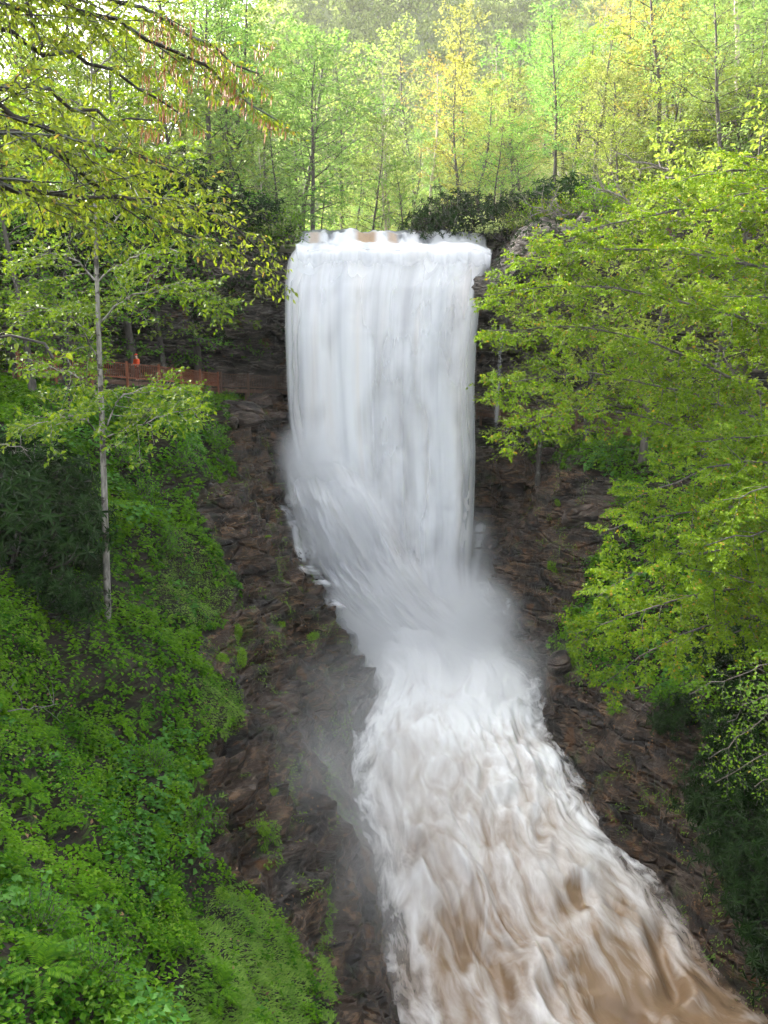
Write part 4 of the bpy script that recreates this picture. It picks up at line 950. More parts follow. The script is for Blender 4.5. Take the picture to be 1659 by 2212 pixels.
# ------------------------------------------------------------------ ground cover on the banks
fa = TV[TF]; fc = fa.mean(1); fn = np.cross(fa[:, 2] - fa[:, 0], fa[:, 3] - fa[:, 1]); ar = 0.5 * np.linalg.norm(fn, axis=1); fn = unit(fn); fn = np.where(fn[:, 2:3] < 0, -fn, fn)
fu, fv, fd = proj(fc); fveg = TVEG[TF].mean(1)
vis = (fd > 3) & (fu > -160) & (fu < 1820) & (fv > 600) & (fv < 2420) & (fc[:, 1] > 4)
dk = dist_poly(fc[:, 0], fc[:, 1], CL[::20]); vis &= ~((fc[:, 1] > 58) & (np.abs(fc[:, 0]) < 11))
def sample(nn, wgt, seed):
    r = np.random.default_rng(seed); pr = wgt / wgt.sum(); k = r.choice(len(pr), nn, p=pr)
    b = r.random((nn, 2)); q = fa[k]
    p = (q[:, 0] * ((1 - b[:, :1]) * (1 - b[:, 1:])) + q[:, 1] * (b[:, :1] * (1 - b[:, 1:])) + q[:, 2] * (b[:, :1] * b[:, 1:]) + q[:, 3] * ((1 - b[:, :1]) * b[:, 1:]))
    return p, fn[k], fd[k], k, r
# bright grassy mats hanging over the rock edge
GR = [[(450, 1930), (520, 1900), (600, 1960), (668, 2095), (650, 2300), (330, 2300), (400, 2100)], [(430, 1460), (520, 1480), (530, 1560), (500, 1600), (430, 1560)], [(370, 1130), (450, 1180), (515, 1290), (440, 1360), (330, 1300)],
      [(690, 2000), (712, 1900), (725, 2300), (680, 2300)], [(1190, 1390), (1290, 1400), (1260, 1450), (1200, 1440)], [(560, 1790), (600, 1770), (610, 1860), (570, 1880)], [(480, 900), (600, 850), (620, 880), (540, 905)], [(400, 1720), (430, 1740), (415, 1830), (395, 1790)]]
ing = np.zeros(len(fc), bool)
for g in GR: ing |= in_poly(fu, fv, g)
patch = fbm(fc * 0.22, 3, 301)
lump = np.clip(0.55 + 1.1 * fbm(fc * 0.45, 3, 311), 0.05, 1.6)
rightb = fc[:, 0] > 4
wv = ar * vis * sstep(0.45, 0.75, fveg + 0.25 * fbm(fc * 1.5, 2, 321)) * np.clip(fd, 6, 60) ** -0.9
wv = wv * np.where(ing, 0.12, 1) * np.clip(0.95 + 1.1 * patch, 0.5, 1.5) * np.where(rightb, 0.8, 1)
# deep shade under the left evergreen shrubs is bare
wv = wv * np.where(in_poly(fu, fv, [(-200, 980), (215, 1000), (215, 1300), (100, 1380), (-200, 1400)]), 0.75, 1)
def sprigs(nm, n, wgt, seed, leafm, lo, hi, hmax, nl, lab, wr=0.62, varshift=0):
    p, n_, d_, k, r = sample(n, wgt, seed); lm = lump[k]
    h = hmax * lm * r.uniform(0.5, 1.1, n); up = unit(n_ * 0.55 + np.array((0, 0, 1.0)) + r.normal(size=(n, 3)) * 0.2)
    P_, F_, N_, L_, VR = [], [], [], [], []
    pv = np.clip(0.5 + 0.45 * fbm(p * 0.35, 2, seed) * 2 + varshift, 0, 1)
    for j in range(nl):
        f = (j + 0.6) / nl; az = j * 2.4 + r.uniform(0, 6.28, n); s1 = unit(np.cross(up, np.array((0.3, 1, 0.2)))); s2 = np.cross(up, s1)
        rad = np.cos(az)[:, None] * s1 + np.sin(az)[:, None] * s2
        P_.append(p + up * (h * f)[:, None] + rad * 0.03); F_.append(rad + up * 0.15 - np.array((0, 0, 0.2))); N_.append(up + r.normal(size=(n, 3)) * 0.35)
        L_.append(r.uniform(lo, hi, n) * (1.15 - 0.4 * f) * np.clip(d_ / 26, 0.8, 1.5)); VR.append(np.clip(0.3 * f + 0.7 * pv + r.normal(size=n) * 0.22, 0, 1))
    me = leaf_mesh(nm, np.concatenate(P_), np.concatenate(F_), np.concatenate(N_), np.concatenate(L_), leafm, 'diamond', wr, 0.25, r, np.concatenate(VR))
    return tag(link(nm, me), lab, 'ground cover', kind='stuff')
sprigs('ground_cover', 30000, wv, 401, M['leaf_ground'], 0.12, 0.21, 0.55, 7, 'dense green leafy herbs covering the gorge banks')
wb = wv * np.where(patch > 0.05, 1, 0.1)
sprigs('ground_cover_bright', 7000, wb, 402, M['leaf_fresh'], 0.10, 0.18, 0.7, 7, 'lighter green leafy plants among the herbs on the banks')
M['leaf_sage'] = leaf_mat('leaf_sage', (0.03, 0.12, 0.010), (0.10, 0.27, 0.04), 0.35, 0.5, 0.2)
ws = wv * np.where(in_poly(fu, fv, [(240, 1600), (420, 1590), (440, 1680), (410, 1800), (330, 1960), (230, 1850)]) | (fbm(fc * 0.3, 2, 361) > 0.33), 1, 0)
sprigs('broad_leaf_cover', 1700, ws, 403, M['leaf_sage'], 0.18, 0.3, 0.75, 6, 'patches of broad pale green leaves on the left slope', 0.75)
def grassmat(nm, n, wgt, seed, ln, lab, mat):
    p, n_, d_, k, r = sample(n, wgt, seed)
    dn = np.array((0, 0, -1.0)) - n_ * (n_ @ np.array((0, 0, -1.0)))[:, None]; dn = unit(dn)
    f = n_ * 0.75 + dn * 0.75 + r.normal(size=(n, 3)) * 0.4
    var = np.clip(0.55 + 0.5 * fbm(p * 0.8, 2, seed) + r.normal(size=n) * 0.2, 0, 1)
    me = leaf_mesh(nm, p, f, n_ - dn + r.normal(size=(n, 3)) * 0.3, r.uniform(0.5, 1.1, n) * ln, mat, 'diamond', 0.34, 0.1, r, var)
    return tag(link(nm, me), lab, 'grass', kind='stuff')
wg = ar * vis * ing * (fd > 6) * np.clip(fd, 6, 60) ** -1.0 * np.clip(0.9 + 0.8 * fbm(fc * 0.9, 2, 331), 0.15, 1.5)
grassmat('grass_mat', 34000, wg, 411, 0.15, 'bright grassy mats hanging over the rock edge', M['leaf_grass'])
# thin moss and tufts on the bare rock
wr_ = ar * vis * (fveg < 0.3) * (fbm(fc * 0.6, 4, 341) > 0.27) * (np.abs(fc[:, 0] - 4.5) > 5.5) * (fc[:, 1] < 56)
grassmat('rock_tufts', 13000, wr_, 412, 0.16, 'scattered small moss tufts growing on the bare wet rock', M['leaf_grass'])
def litter(n, seed):
    m, nt = new_mat('dead_leaf'); k = NT(nt); col = k.mix(k.attr('var'), (0.10, 0.045, 0.015), (0.36, 0.2, 0.09)); p = k.n('ShaderNodeBsdfPrincipled', Roughness=0.6); k.l(col, p.inputs['Base Color']); o = k.n('ShaderNodeOutputMaterial'); k.l(p.outputs[0], o.inputs[0])
    wl = ar * vis * (np.abs(fc[:, 0] - 4.5) > 6) * (fc[:, 1] < 56) * np.clip(0.3 + 1.2 * fbm(fc * 0.5, 2, 351), 0, 1) * np.where(rightb, 2.2, 1)
    p_, n_, d_, kk, r = sample(n, wl, seed)
    me = leaf_mesh('leaf_litter', p_ + n_ * 0.03, r.normal(size=(n, 3)), n_ + r.normal(size=(n, 3)) * 0.25, r.uniform(0.07, 0.15, n), m, 'diamond', 0.6, 0.3, r)
    tag(link('leaf_litter', me), 'scattered tan dead leaves on the wet banks', 'leaf litter', kind='stuff')
litter(5200, 415)
print('cover', round(time.time() - T0, 1))
# ferns and shrubs on the slopes
fern_px = [(95, 1610), (300, 1560), (420, 1690), (130, 1790), (330, 1830), (190, 1970), (400, 2000), (90, 2120), (290, 2120), (470, 2150), (30, 1900), (230, 1700), (360, 1930), (150, 2050), (250, 2030), (60, 1730), (380, 1580), (200, 1880), (1290, 1470), (1330, 1540)]
fern_lab = ['fern nearest the left edge below the dark evergreens', 'fern on the slope below the pale trunk', 'fern beside the upper grassy mat', 'fern on the left slope beside a bare patch', 'fern in the middle of the green slope', 'fern in the lower left herbs', 'fern just above the large grassy mat', 'fern in the bottom left corner', 'fern near the bottom edge of the slope', 'fern at the bottom beside the grassy mat', 'fern at the left edge halfway down the lower slope', 'fern below the fallen twigs on the left slope', 'fern near the overhanging green leaves on the slope', 'fern low on the left slope above the bottom corner', 'small fern between two larger ones low on the slope', 'fern near the left edge in shade', 'fern under the tree on the left slope', 'fern low in the dense left herbs', 'fern on the right bank under the drooping branch', 'fern on the right bank beside the dark rock']
for (u_, v_), lab in zip(fern_px, fern_lab):
    h, n_ = hit(u_, v_)
    if h is None: continue
    o = empty('fern', h + np.array((0, 0, 0.12)), random.uniform(0, 6.28)); sc_ = random.uniform(0.75, 1.15); o.scale = (sc_,) * 3
    qd = Vector((0, 0, 1)).lerp(Vector(n_) if n_[2] > 0 else -Vector(n_), 0.5).normalized().to_track_quat('Z', 'Y').to_euler(); o.rotation_euler = qd
    for me in PR['fern']: link('frond', me, o)
    tag(o, 'green ' + lab, 'fern', 'ferns on the banks')
shr = [('rhodo', 60, 1080, 1.5, 'dark evergreen shrub with long leaves at the left edge, topmost of its clump'), ('rhodo', 140, 1130, 1.0, 'dark evergreen shrub with long leaves left of the pale trunk'), ('rhodo', 30, 1230, 1.5, 'dark evergreen shrub with long leaves at the left edge below the others'),
       ('rhodo', 100, 1310, 0.9, 'dark evergreen shrub in deep shade beside the foot of the pale trunk'), ('rhodo', 180, 1230, 0.6, 'dark evergreen shrub touching the pale trunk'), ('rhodo', -40, 1150, 1.5, 'dark evergreen shrub cut by the left edge'),
       ('rhodo', 80, 1180, 1.5, 'dark evergreen shrub in the middle of the left clump'), ('rhodo', 1560, 1420, 1.1, 'dark evergreen shrub in the shade of the lower right trees'), ('rhodo', 1630, 1380, 1.2, 'dark evergreen shrub at the right edge under the trees'), ('rhodo', 1600, 1520, 1.0, 'dark evergreen shrub on the dark lower right bank'), ('rhodo', 1610, 1680, 1.1, 'dark evergreen shrub added as shade on the lower right bank under the sapling'), ('rhodo', 1640, 1790, 1.1, 'dark evergreen shrub added as shade at the right edge above the last rapids'), ('rhodo', 1570, 1600, 0.9, 'dark evergreen shrub added as shade in the hollow of the lower right bank'), ('rhodo', 1655, 1890, 1.1, 'lowest dark evergreen shrub added as shade at the right edge'), ('rhodo', 1480, 1560, 0.8, 'dark evergreen shrub added as shade at the upper end of the dark right slope'), ('rhodo', 1570, 1730, 1.1, 'dark evergreen shrub added as shade, spreading over the dark right slope'), ('rhodo', 1610, 1850, 1.2, 'dark evergreen shrub added as shade low on the right slope beside the rapids'), ('rhodo', 1650, 2010, 1.2, 'dark evergreen shrub added as shade in the bottom right corner'), ('rhodo', 1640, 1250, 1.3, 'dark evergreen shrub behind the lower right tree'),  # the lower right shrubs are added dark foliage standing in for shade
       ('shrub', 430, 880, 1.2, 'bright bush on the slope just below the walkway'), ('shrub', 380, 850, 1.4, 'bush in front of the walkway railing below the person'), ('shrub', 460, 960, 1.1, 'bush at the rock edge beside the boulders'), ('shrub', 300, 900, 1.4, 'bush on the slope right of the pale trunk'), ('shrub', 390, 1000, 1.2, 'bush above the brown rock face on the left'),
       ('shrub', 120, 900, 1.4, 'bush left of the pale trunk below the walkway'), ('shrub', 300, 1080, 1.1, 'bush in the middle of the green left slope'), ('shrub', 60, 960, 1.2, 'bush at the left edge above the dark evergreens'), ('shrub', 250, 1000, 1.2, 'bush close behind the pale trunk'), ('shrub', 350, 1180, 0.9, 'low bush near the grassy tip of the slope'),
       ('shrub', 1180, 955, 1.1, 'vivid bush right of the fall below the walkway'), ('shrub', 1240, 960, 1.1, 'vivid bush under the big right tree beside the railing'), ('shrub', 1320, 980, 1.2, 'vivid bush on the right bank above the brown rock'), ('shrub', 1400, 950, 1.4, 'vivid bush behind the big right tree'),
       ('shrub', 1250, 1360, 0.8, 'bush at the foot of the right rock face'), ('shrub', 1300, 1310, 0.9, 'bush half under the lower right tree'), ('shrub', 1360, 1080, 1.1, 'bush right of the brown rock face'), ('shrub', 1330, 1480, 0.9, 'bush on the right bank above the dark rock slope'), ('shrub', 1440, 1520, 0.9, 'bush on the right bank nearest the dark hollow'),
       ('shrub', 330, 1660, 0.7, 'leafy clump on the lower left slope'), ('shrub', 200, 2120, 0.6, 'leafy clump near the bottom edge'), ('shrub', 420, 1780, 0.7, 'leafy clump beside the bare brown rock'), ('shrub', 80, 2010, 0.6, 'leafy clump low at the left')]
for kd, u_, v_, s_, lab in shr:
    h, n_ = hit(u_, v_)
    if h is None: print('miss', lab); continue
    n_ = n_ if n_[2] > 0 else -n_
    put_plant('rhododendron' if kd == 'rhodo' else 'bush', PR[kd], h - np.array((0, 0, 0.1)), s_, random.uniform(0, 6.28), lab, 'shrub', 'shrubs on the gorge banks', (1, 1, 1) if kd == 'rhodo' else (0.75, 1, 0.7), n_)
print('plants', round(time.time() - T0, 1))
# ------------------------------------------------------------------ trees and bushes standing on the benches beside the fall
def bench_tree(name, kind, u, vtop, Y, color, label, wide=1.0):
    p = P(u, vtop, Y); g = drop(p[0], Y, 60); g = (g[2] if g is not None else 20) - 0.2
    H = max(3, p[2] - g); pr = PR[kind]; s = H / pr[2]
    put_tree(name, pr, (p[0], Y, g), s * wide, random.uniform(0, 6.28), color, label, 'tree', 'trees on the walkway benches', sz=s)
for a in [('bench_tree', 'fan', 330, 330, 58, (0.45, 0.8, 0.3), 'green tree just behind the person on the walkway', 1.0), ('bench_tree', 'fan', 110, 330, 44, (0.5, 0.85, 0.3), 'green tree behind the small dark sapling', 1.1),  # left bench trees: darker tint and bark put shade into the colour
          ('bench_tree', 'layer', 20, 200, 40, (0.7, 0.9, 0.3), 'yellowish tree at the far left behind the hanging boughs', 1.1), ('bench_tree', 'fan', 430, 400, 63, (0.4, 0.75, 0.3), 'dusky green tree between the person and the fall', 1.0),
          ('bench_tree', 'tall2', 250, 40, 58, (0.8, 0.9, 0.4), 'tall yellow green tree behind the top of the pale trunk', 1.2), ('bench_tree', 'tall2', 90, 0, 54, (0.8, 0.9, 0.4), 'tall tree filling the upper left behind the boughs', 1.2), ('bench_tree', 'layer', 400, 150, 62, (0.75, 0.85, 0.45), 'layered tree behind the hanging catkins', 1.2),
          ('bench_tree', 'fan', 1290, 470, 51, (0.95, 1.0, 0.45), 'spreading tree right of the fall behind the big overhanging one', 1.0), ('bench_tree', 'layer', 1430, 330, 47, (0.95, 1.0, 0.45), 'layered tree on the right bench above the railing', 1.1), ('bench_tree', 'fan', 1580, 280, 44, (0.95, 1.0, 0.4), 'tree on the right bench nearest the right edge', 1.2), ('bench_tree', 'fan', 1180, 560, 54, (0.9, 1.0, 0.4), 'small tree on the right bench closest to the fall', 1.0)]:
    bench_tree(*a)
for i, (x_, y_, h_, kd, lab) in enumerate([(21, 17, 17, 'layer', 'unseen shade tree added beyond the right edge, nearest the camera'), (19, 23, 15, 'round', 'unseen shade tree added beyond the right edge beside the rapids'), (23, 28, 18, 'layer', 'unseen shade tree added beyond the big overhanging one'), (17.5, 12.5, 14, 'round', 'unseen shade tree added low on the right bank beyond the bottom corner'), (26, 21, 20, 'conifer', 'unseen shade conifer added on the right bank beyond the edge'),  # mostly unseen trees, added to shade the lower right and left banks
     (-29, 38, 15, 'layer', 'shade tree added on the left ridge beyond the left edge'), (-33, 46, 16, 'tall2', 'shade tree added on the left ridge behind the walkway start'), (-27, 47, 14, 'fan', 'shade tree added on the left ridge above the start of the railing'), (-38, 40, 17, 'tall2', 'tall shade tree added on the left ridge beyond the edge'), (-31, 30, 14, 'layer', 'shade tree added on the left ridge, nearest the camera'), (-40, 52, 18, 'tall2', 'shade tree added highest on the left ridge slope'), (-24.5, 52, 13, 'fan', 'shade tree added on the left ridge just behind the railing'), (-36, 58, 17, 'tall', 'tall shade tree added on the left ridge behind the others')]):
    g = drop(x_, y_, 90); pr = PR[kd]; s_ = h_ / pr[2]
    put_tree('shade_tree', pr, (x_, y_, (g[2] if g is not None else 20) - 0.3), s_ * 1.15, i * 1.7, (0.55, 0.85, 0.4), lab, 'tree', 'added shade trees on the upper banks', sz=s_)
# bushes crowding the cliff edge
spots = []; tries = 0
while len(spots) < 90 and tries < 4000:
    tries += 1; sd = random.choice((-1, 1, 1)); X_ = sd * random.uniform(11, 46); Yd = cy_(X_) + random.uniform(-3.5, 13)
    u_, v_, _ = proj(np.array((X_, Yd, ground(X_, Yd) + 1)))
    if -60 < u_ < 1720 and v_ > -20 and all((X_ - a) ** 2 + (Yd - b) ** 2 > 4 for a, b, _ in spots): spots.append((X_, Yd, float(u_)))
for uu_ in range(1230, 1700, 52):
    for vv_ in range(120, 440, 52):
        dq = ray(uu_ + random.uniform(-20, 20), vv_ + random.uniform(-20, 20))
        for t_ in np.linspace(44, 120, 160):
            pq = dq * t_ + np.array((0, 0, CAMZ))
            if pq[1] > cy_(pq[0]) - 1 and pq[2] < ground(pq[0], pq[1]):
                if all((pq[0] - a) ** 2 + (pq[1] - b) ** 2 > 2.5 for a, b, _ in spots): spots.append((float(pq[0]), float(pq[1]), float(uu_)))
                break
spots.sort(key=lambda t: t[2]); cnt = {-1: 0, 1: 0}
for X_, Yd, u_ in spots:
    sd = 1 if X_ > 0 else -1; i = cnt[sd]; cnt[sd] += 1
    kd, cn, col = random.choice([('shrub2', 'yellow green bush', (1.1, 1.1, .8)), ('shrub2', 'yellow green bush', (1.2, 1.2, .7)), ('shrub2', 'yellow green bush', (1.1, 1.15, .8)), ('shrub', 'green bush', (1.3, 1.3, .8)), ('rhodo2', 'dark evergreen bush', (1, 1, .9))][:5 if X_ < 15 else 4] if sd > 0 else [('shrub', 'green bush', (0.7, .9, .7)), ('rhodo2', 'dark evergreen bush', (.9, 1, .9)), ('rhodo2', 'dark evergreen bush', (.9, 1, .9))])
    od = ordinal(i)
    put_plant('cliff_top_bush', PR[kd], (X_, Yd, ground(X_, Yd) - 0.2), random.uniform(1.3, 2.2), random.uniform(0, 6.28), f"{cn}, {od} from the left along the {'right' if sd > 0 else 'left'} cliff edge", 'shrub', 'bushes crowding the cliff edge', col)
# evergreen leaves clinging to the cliff face, uncountable
cfa = CV[CF]; cfc = cfa.mean(1); cu, cv_, cdp = proj(cfc); car = np.linalg.norm(np.cross(cfa[:, 2] - cfa[:, 0], cfa[:, 3] - cfa[:, 1]), axis=1)
def cliff_leaves(nm, n, msk, mat, lo, hi, lab, seed):
    r = np.random.default_rng(seed); w_ = car * msk; k = r.choice(len(w_), n, p=w_ / w_.sum()); m = 7
    c0 = cfc[k] + r.normal(size=(n, 3)) * 0.25 + np.array((0, -0.35, 0)); p = np.repeat(c0, m, 0); nn = len(p)
    me = leaf_mesh(nm, p, r.normal(size=(nn, 3)) + np.array((0, -0.3, -0.35)), np.array((0, -0.7, 0.8)) + r.normal(size=(nn, 3)) * 0.4, r.uniform(lo, hi, nn), mat, 'diamond', 0.42, 0.2, r)
    tag(link(nm, me), lab, 'foliage', kind='stuff')
pn = fbm(cfc * 0.35, 3, 501)
dl_ = (cu < 615) & (cu > -80) & (cfc[:, 2] > 24.5) & (pn > -0.12) & ~in_poly(cu, cv_, [(505, 690), (560, 640), (612, 620), (612, 760), (470, 800)])
dr_ = (cu > 1075) & (cu < 1720) & (cfc[:, 2] > 27.5) & (pn > -0.15)
cliff_leaves('cliff_foliage', 4600, (dl_ * 1.3 + dr_ * 0.8), M['leaf_dark'], 0.16, 0.3, 'dark evergreen foliage clinging to the cliff face', 511)

# ------------------------------------------------------------------ walkway, railings, person
def wood_mat(name, a, b):
    m, nt = new_mat(name); k = NT(nt); tc = k.n('ShaderNodeTexCoord').outputs['Object']; oi = k.n('ShaderNodeObjectInfo')
    n1 = k.noise(k.mapv(tc, (9, 9, 1.2)), 1.5, 5, 0.6); col = k.mix(k.rng(n1, 0.3, 0.7), a, b)
    col = k.mix(k.math('MULTIPLY', oi.outputs['Random'], 0.4), col, tuple(c_ * 0.5 for c_ in a))
    p = k.n('ShaderNodeBsdfPrincipled', Roughness=0.65); k.l(col, p.inputs['Base Color']); o = k.n('ShaderNodeOutputMaterial'); k.l(p.outputs[0], o.inputs[0]); return m
M['wood_red'] = wood_mat('stained_wood', (0.16, 0.045, 0.018), (0.30, 0.095, 0.04)); M['wood_brown'] = wood_mat('weathered_wood', (0.07, 0.035, 0.02), (0.16, 0.085, 0.05))
def box_me(name, sx, sy, sz, mat):
    v = np.array([(x_, y_, z_) for x_ in (-.5, .5) for y_ in (-.5, .5) for z_ in (0, 1)], float) * (sx, sy, sz)
    return mesh_np(name, v, np.array([(0, 1, 3, 2), (4, 6, 7, 5), (0, 4, 5, 1), (2, 3, 7, 6), (0, 2, 6, 4), (1, 5, 7, 3)]), mat, smooth=False)
def bar_me(name, a, b, wd, ht, mat):
    a = np.asarray(a, float); b = np.asarray(b, float); t = unit(b - a); s = unit(np.cross(t, (0, 0, 1.0))) * wd / 2; up = np.array((0, 0, ht / 2))
    v = np.array([e + sg * s + ug * up for e in (a, b) for sg in (-1, 1) for ug in (-1, 1)])
    return mesh_np(name, v, np.array([(0, 1, 3, 2), (4, 6, 7, 5), (0, 4, 5, 1), (2, 3, 7, 6), (0, 2, 6, 4), (1, 5, 7, 3)]), mat, smooth=False)
def railing(px, mat, lab, labw, gap=0.14, h=1.08):
    line = np.array([P(*a) for a in px]); n = max(2, int(round(np.linalg.norm(np.diff(line, axis=0), axis=1).sum() / 2.35)) + 1); st = resample(line, n)
    base = st[0]; o = empty('railing', base); tag(o, lab, 'railing', 'walkway railings')
    post = box_me('post', 0.13, 0.13, h + 0.75, mat); pick = box_me('picket', 0.04, 0.04, h - 0.22, mat)
    for p in st: link('post', post, o, p - base - np.array((0, 0, 0.6)))
    wk = empty('walkway', base - np.array((0, 0, 0.2))); tag(wk, labw, 'walkway', 'walkway decks'); wb_ = np.array(wk.location)
    for a, b in zip(st[:-1], st[1:]):
        t = unit(b - a); back = unit(np.cross((0, 0, 1.0), t)); back = back if back[1] > 0 else -back; ea, eb = a + t * 0.07 - base, b - t * 0.07 - base
        link('top_rail', bar_me('top_rail', ea + (0, 0, h), eb + (0, 0, h), 0.14, 0.05, mat), o); link('bottom_rail', bar_me('bottom_rail', ea + (0, 0, 0.16), eb + (0, 0, 0.16), 0.06, 0.09, mat), o)
        L = np.linalg.norm(b - a); m = int(L / gap)
        for j in range(1, m): link('picket', pick, o, a + (b - a) * j / m - base + np.array((0, 0, 0.18)))
        off = back * 0.95; link('deck', bar_me('deck', a + off - wb_ - (0, 0, 0.05), b + off - wb_ - (0, 0, 0.05), 1.7, 0.06, M['wood_brown']), wk)
        link('joist', bar_me('joist', a + back * 0.14 - wb_ - (0, 0, 0.2), b + back * 0.14 - wb_ - (0, 0, 0.2), 0.08, 0.22, M['wood_brown']), wk)
        for e in (a,):
            q = e + back * 0.5; g = drop(q[0], q[1], q[2] + 0.5); dz = 1.5 if g is None else max(0.3, q[2] - g[2])
            link('support', box_me('support', 0.18, 0.18, dz, M['wood_brown']), wk, q - wb_ - np.array((0, 0, dz + 0.1)))
    return st
RL = railing([(40, 800, 46), (160, 812, 49), (256, 820, 51), (352, 827, 53.5), (472, 838, 60)], M['wood_red'], 'reddish wooden picket railing in front of the person on the left walkway', 'wooden deck the person stands on at the left')
railing([(478, 838, 60.3), (560, 841, 62.5), (640, 845, 64), (720, 850, 64.5)], M['wood_brown'], 'weathered picket railing at the dark overhang left of the fall', 'deck running under the overhang left of the fall')
railing([(1030, 889, 62), (1090, 898, 60), (1185, 912, 57), (1260, 922, 55), (1400, 935, 52), (1520, 950, 49)], M['wood_brown'], 'weathered picket railing right of the fall behind the leaves', 'deck right of the fall behind the big tree')

def skin_fig(name, joints, edges, mat, sub=2):
    me = bpy.data.meshes.new(name); me.from_pydata([j[:3] for j in joints], edges, []); o = bpy.data.objects.new(name, me); scene.collection.objects.link(o)
    sk = o.modifiers.new('skin', 'SKIN'); sk.use_smooth_shade = True; su = o.modifiers.new('sub', 'SUBSURF'); su.levels = su.render_levels = sub
    for sv, j in zip(me.skin_vertices[0].data, joints): sv.radius = (j[3], j[4] if len(j) > 4 else j[3])
    me.skin_vertices[0].data[0].use_root = True
    dg = bpy.context.evaluated_depsgraph_get(); m2 = bpy.data.meshes.new_from_object(o.evaluated_get(dg)); m2.name = name
    bpy.data.objects.remove(o); bpy.data.meshes.remove(me); m2.materials.clear(); m2.materials.append(mat); return m2
def plain(name, c_, rough=0.7):
    m, nt = new_mat(name); k = NT(nt); tc = k.n('ShaderNodeTexCoord').outputs['Object']; col = k.mix(k.noise(tc, 7, 3), tuple(q * 0.8 for q in c_), tuple(min(1, q * 1.15) for q in c_))
    p = k.n('ShaderNodeBsdfPrincipled', Roughness=rough); k.l(col, p.inputs['Base Color']); o = k.n('ShaderNodeOutputMaterial'); k.l(p.outputs[0], o.inputs[0]); return m
M['skin'] = plain('skin', (0.55, 0.32, 0.23)); M['jacket'] = plain('jacket', (0.75, 0.085, 0.02)); M['trousers'] = plain('trousers', (0.09, 0.03, 0.02)); M['hat'] = plain('hat', (0.7, 0.06, 0.02)); M['shoe'] = plain('shoe', (0.03, 0.025, 0.02)); M['eye'] = plain('eye', (0.03, 0.02, 0.02))
pe = P(293, 823.5, 52.0) + np.array((-0.1, 0.75, -0.02)); per = empty('person', pe, R(-35)); tag(per, 'person in an orange red jacket and hat standing at the walkway railing', 'person')
per.scale = (1.02,) * 3
J = [(0, 0, .95, .15, .11), (0, 0, 1.15, .13, .10), (0, .01, 1.36, .16, .11), (0, .01, 1.47, .06), (0, -.01, 1.56, .075, .085), (0, -.015, 1.66, .075, .09),
     (-.09, 0, .9, .095), (-.1, -.02, .5, .062), (-.1, .01, .09, .042), (-.1, -.13, .04, .04, .03), (.09, 0, .9, .095), (.1, -.03, .5, .062), (.1, .01, .09, .042), (.1, -.13, .04, .04, .03),
     (-.19, .01, 1.40, .06), (-.24, -.03, 1.13, .045), (-.18, -.25, 1.06, .034), (-.165, -.33, 1.07, .03, .018), (.19, .01, 1.40, .06), (.24, -.03, 1.13, .045), (.18, -.25, 1.06, .034), (.165, -.33, 1.07, .03, .018)]
E = [(0, 1), (1, 2), (2, 3), (3, 4), (4, 5), (0, 6), (6, 7), (7, 8), (8, 9), (0, 10), (10, 11), (11, 12), (12, 13), (2, 14), (14, 15), (15, 16), (16, 17), (2, 18), (18, 19), (19, 20), (20, 21)]
for sx in (-1, 1):                                  # fingers and thumb resting on the rail
    w0 = 17 if sx < 0 else 21
    for fi, (dx, ln) in enumerate(((-.028, .06), (-.01, .07), (.01, .066), (.027, .052))):
        b0 = len(J); J += [(sx * .165 + dx, -.36, 1.07, .009), (sx * .165 + dx, -.36 - ln * .6, 1.068, .008), (sx * .165 + dx, -.36 - ln, 1.045, .007)]; E += [(w0, b0), (b0, b0 + 1), (b0 + 1, b0 + 2)]
    b0 = len(J); J += [(sx * .165 - sx * .035, -.33, 1.065, .01), (sx * .165 - sx * .055, -.365, 1.055, .008)]; E += [(w0, b0), (b0, b0 + 1)]
link('body', skin_fig('body', J, E, M['skin']), per)
jk = [(0, 0, .88, .17, .13), (0, 0, 1.0, .165, .13), (0, 0, 1.15, .155, .125), (0, .01, 1.36, .185, .135), (0, .01, 1.45, .09), (-.2, .01, 1.40, .08), (-.255, -.03, 1.13, .066), (-.19, -.23, 1.06, .05), (.2, .01, 1.40, .08), (.255, -.03, 1.13, .066), (.19, -.23, 1.06, .05)]
link('jacket', skin_fig('jacket', jk, [(0, 1), (1, 2), (2, 3), (3, 4), (3, 5), (5, 6), (6, 7), (3, 8), (8, 9), (9, 10)], M['jacket']), per)
tr_ = [(0, 0, .93, .15, .12), (-.09, 0, .86, .105), (-.1, -.02, .5, .078), (-.1, .01, .12, .06), (.09, 0, .86, .105), (.1, -.02, .5, .078), (.1, .01, .12, .06)]
link('trousers', skin_fig('trousers', tr_, [(0, 1), (1, 2), (2, 3), (0, 4), (4, 5), (5, 6)], M['trousers']), per)
for sx in (-1, 1): link('shoe', skin_fig('shoe', [(sx * .1, .05, .05, .05), (sx * .1, -.06, .045, .05, .042), (sx * .1, -.17, .035, .045, .032)], [(0, 1), (1, 2)], M['shoe'], 1), per)
hat = link('hat', skin_fig('hat', [(0, -.005, 1.71, .115, .12), (0, -.005, 1.76, .098, .105), (0, -.005, 1.80, .05)], [(0, 1), (1, 2)], M['hat']), per)
link('brim', skin_fig('brim', [(0, -.1, 1.715, .08, .012), (0, -.19, 1.70, .06, .008)], [(0, 1)], M['hat'], 1), hat)
link('nose', skin_fig('nose', [(0, -.10, 1.645, .012), (0, -.122, 1.625, .014)], [(0, 1)], M['skin'], 1), per)
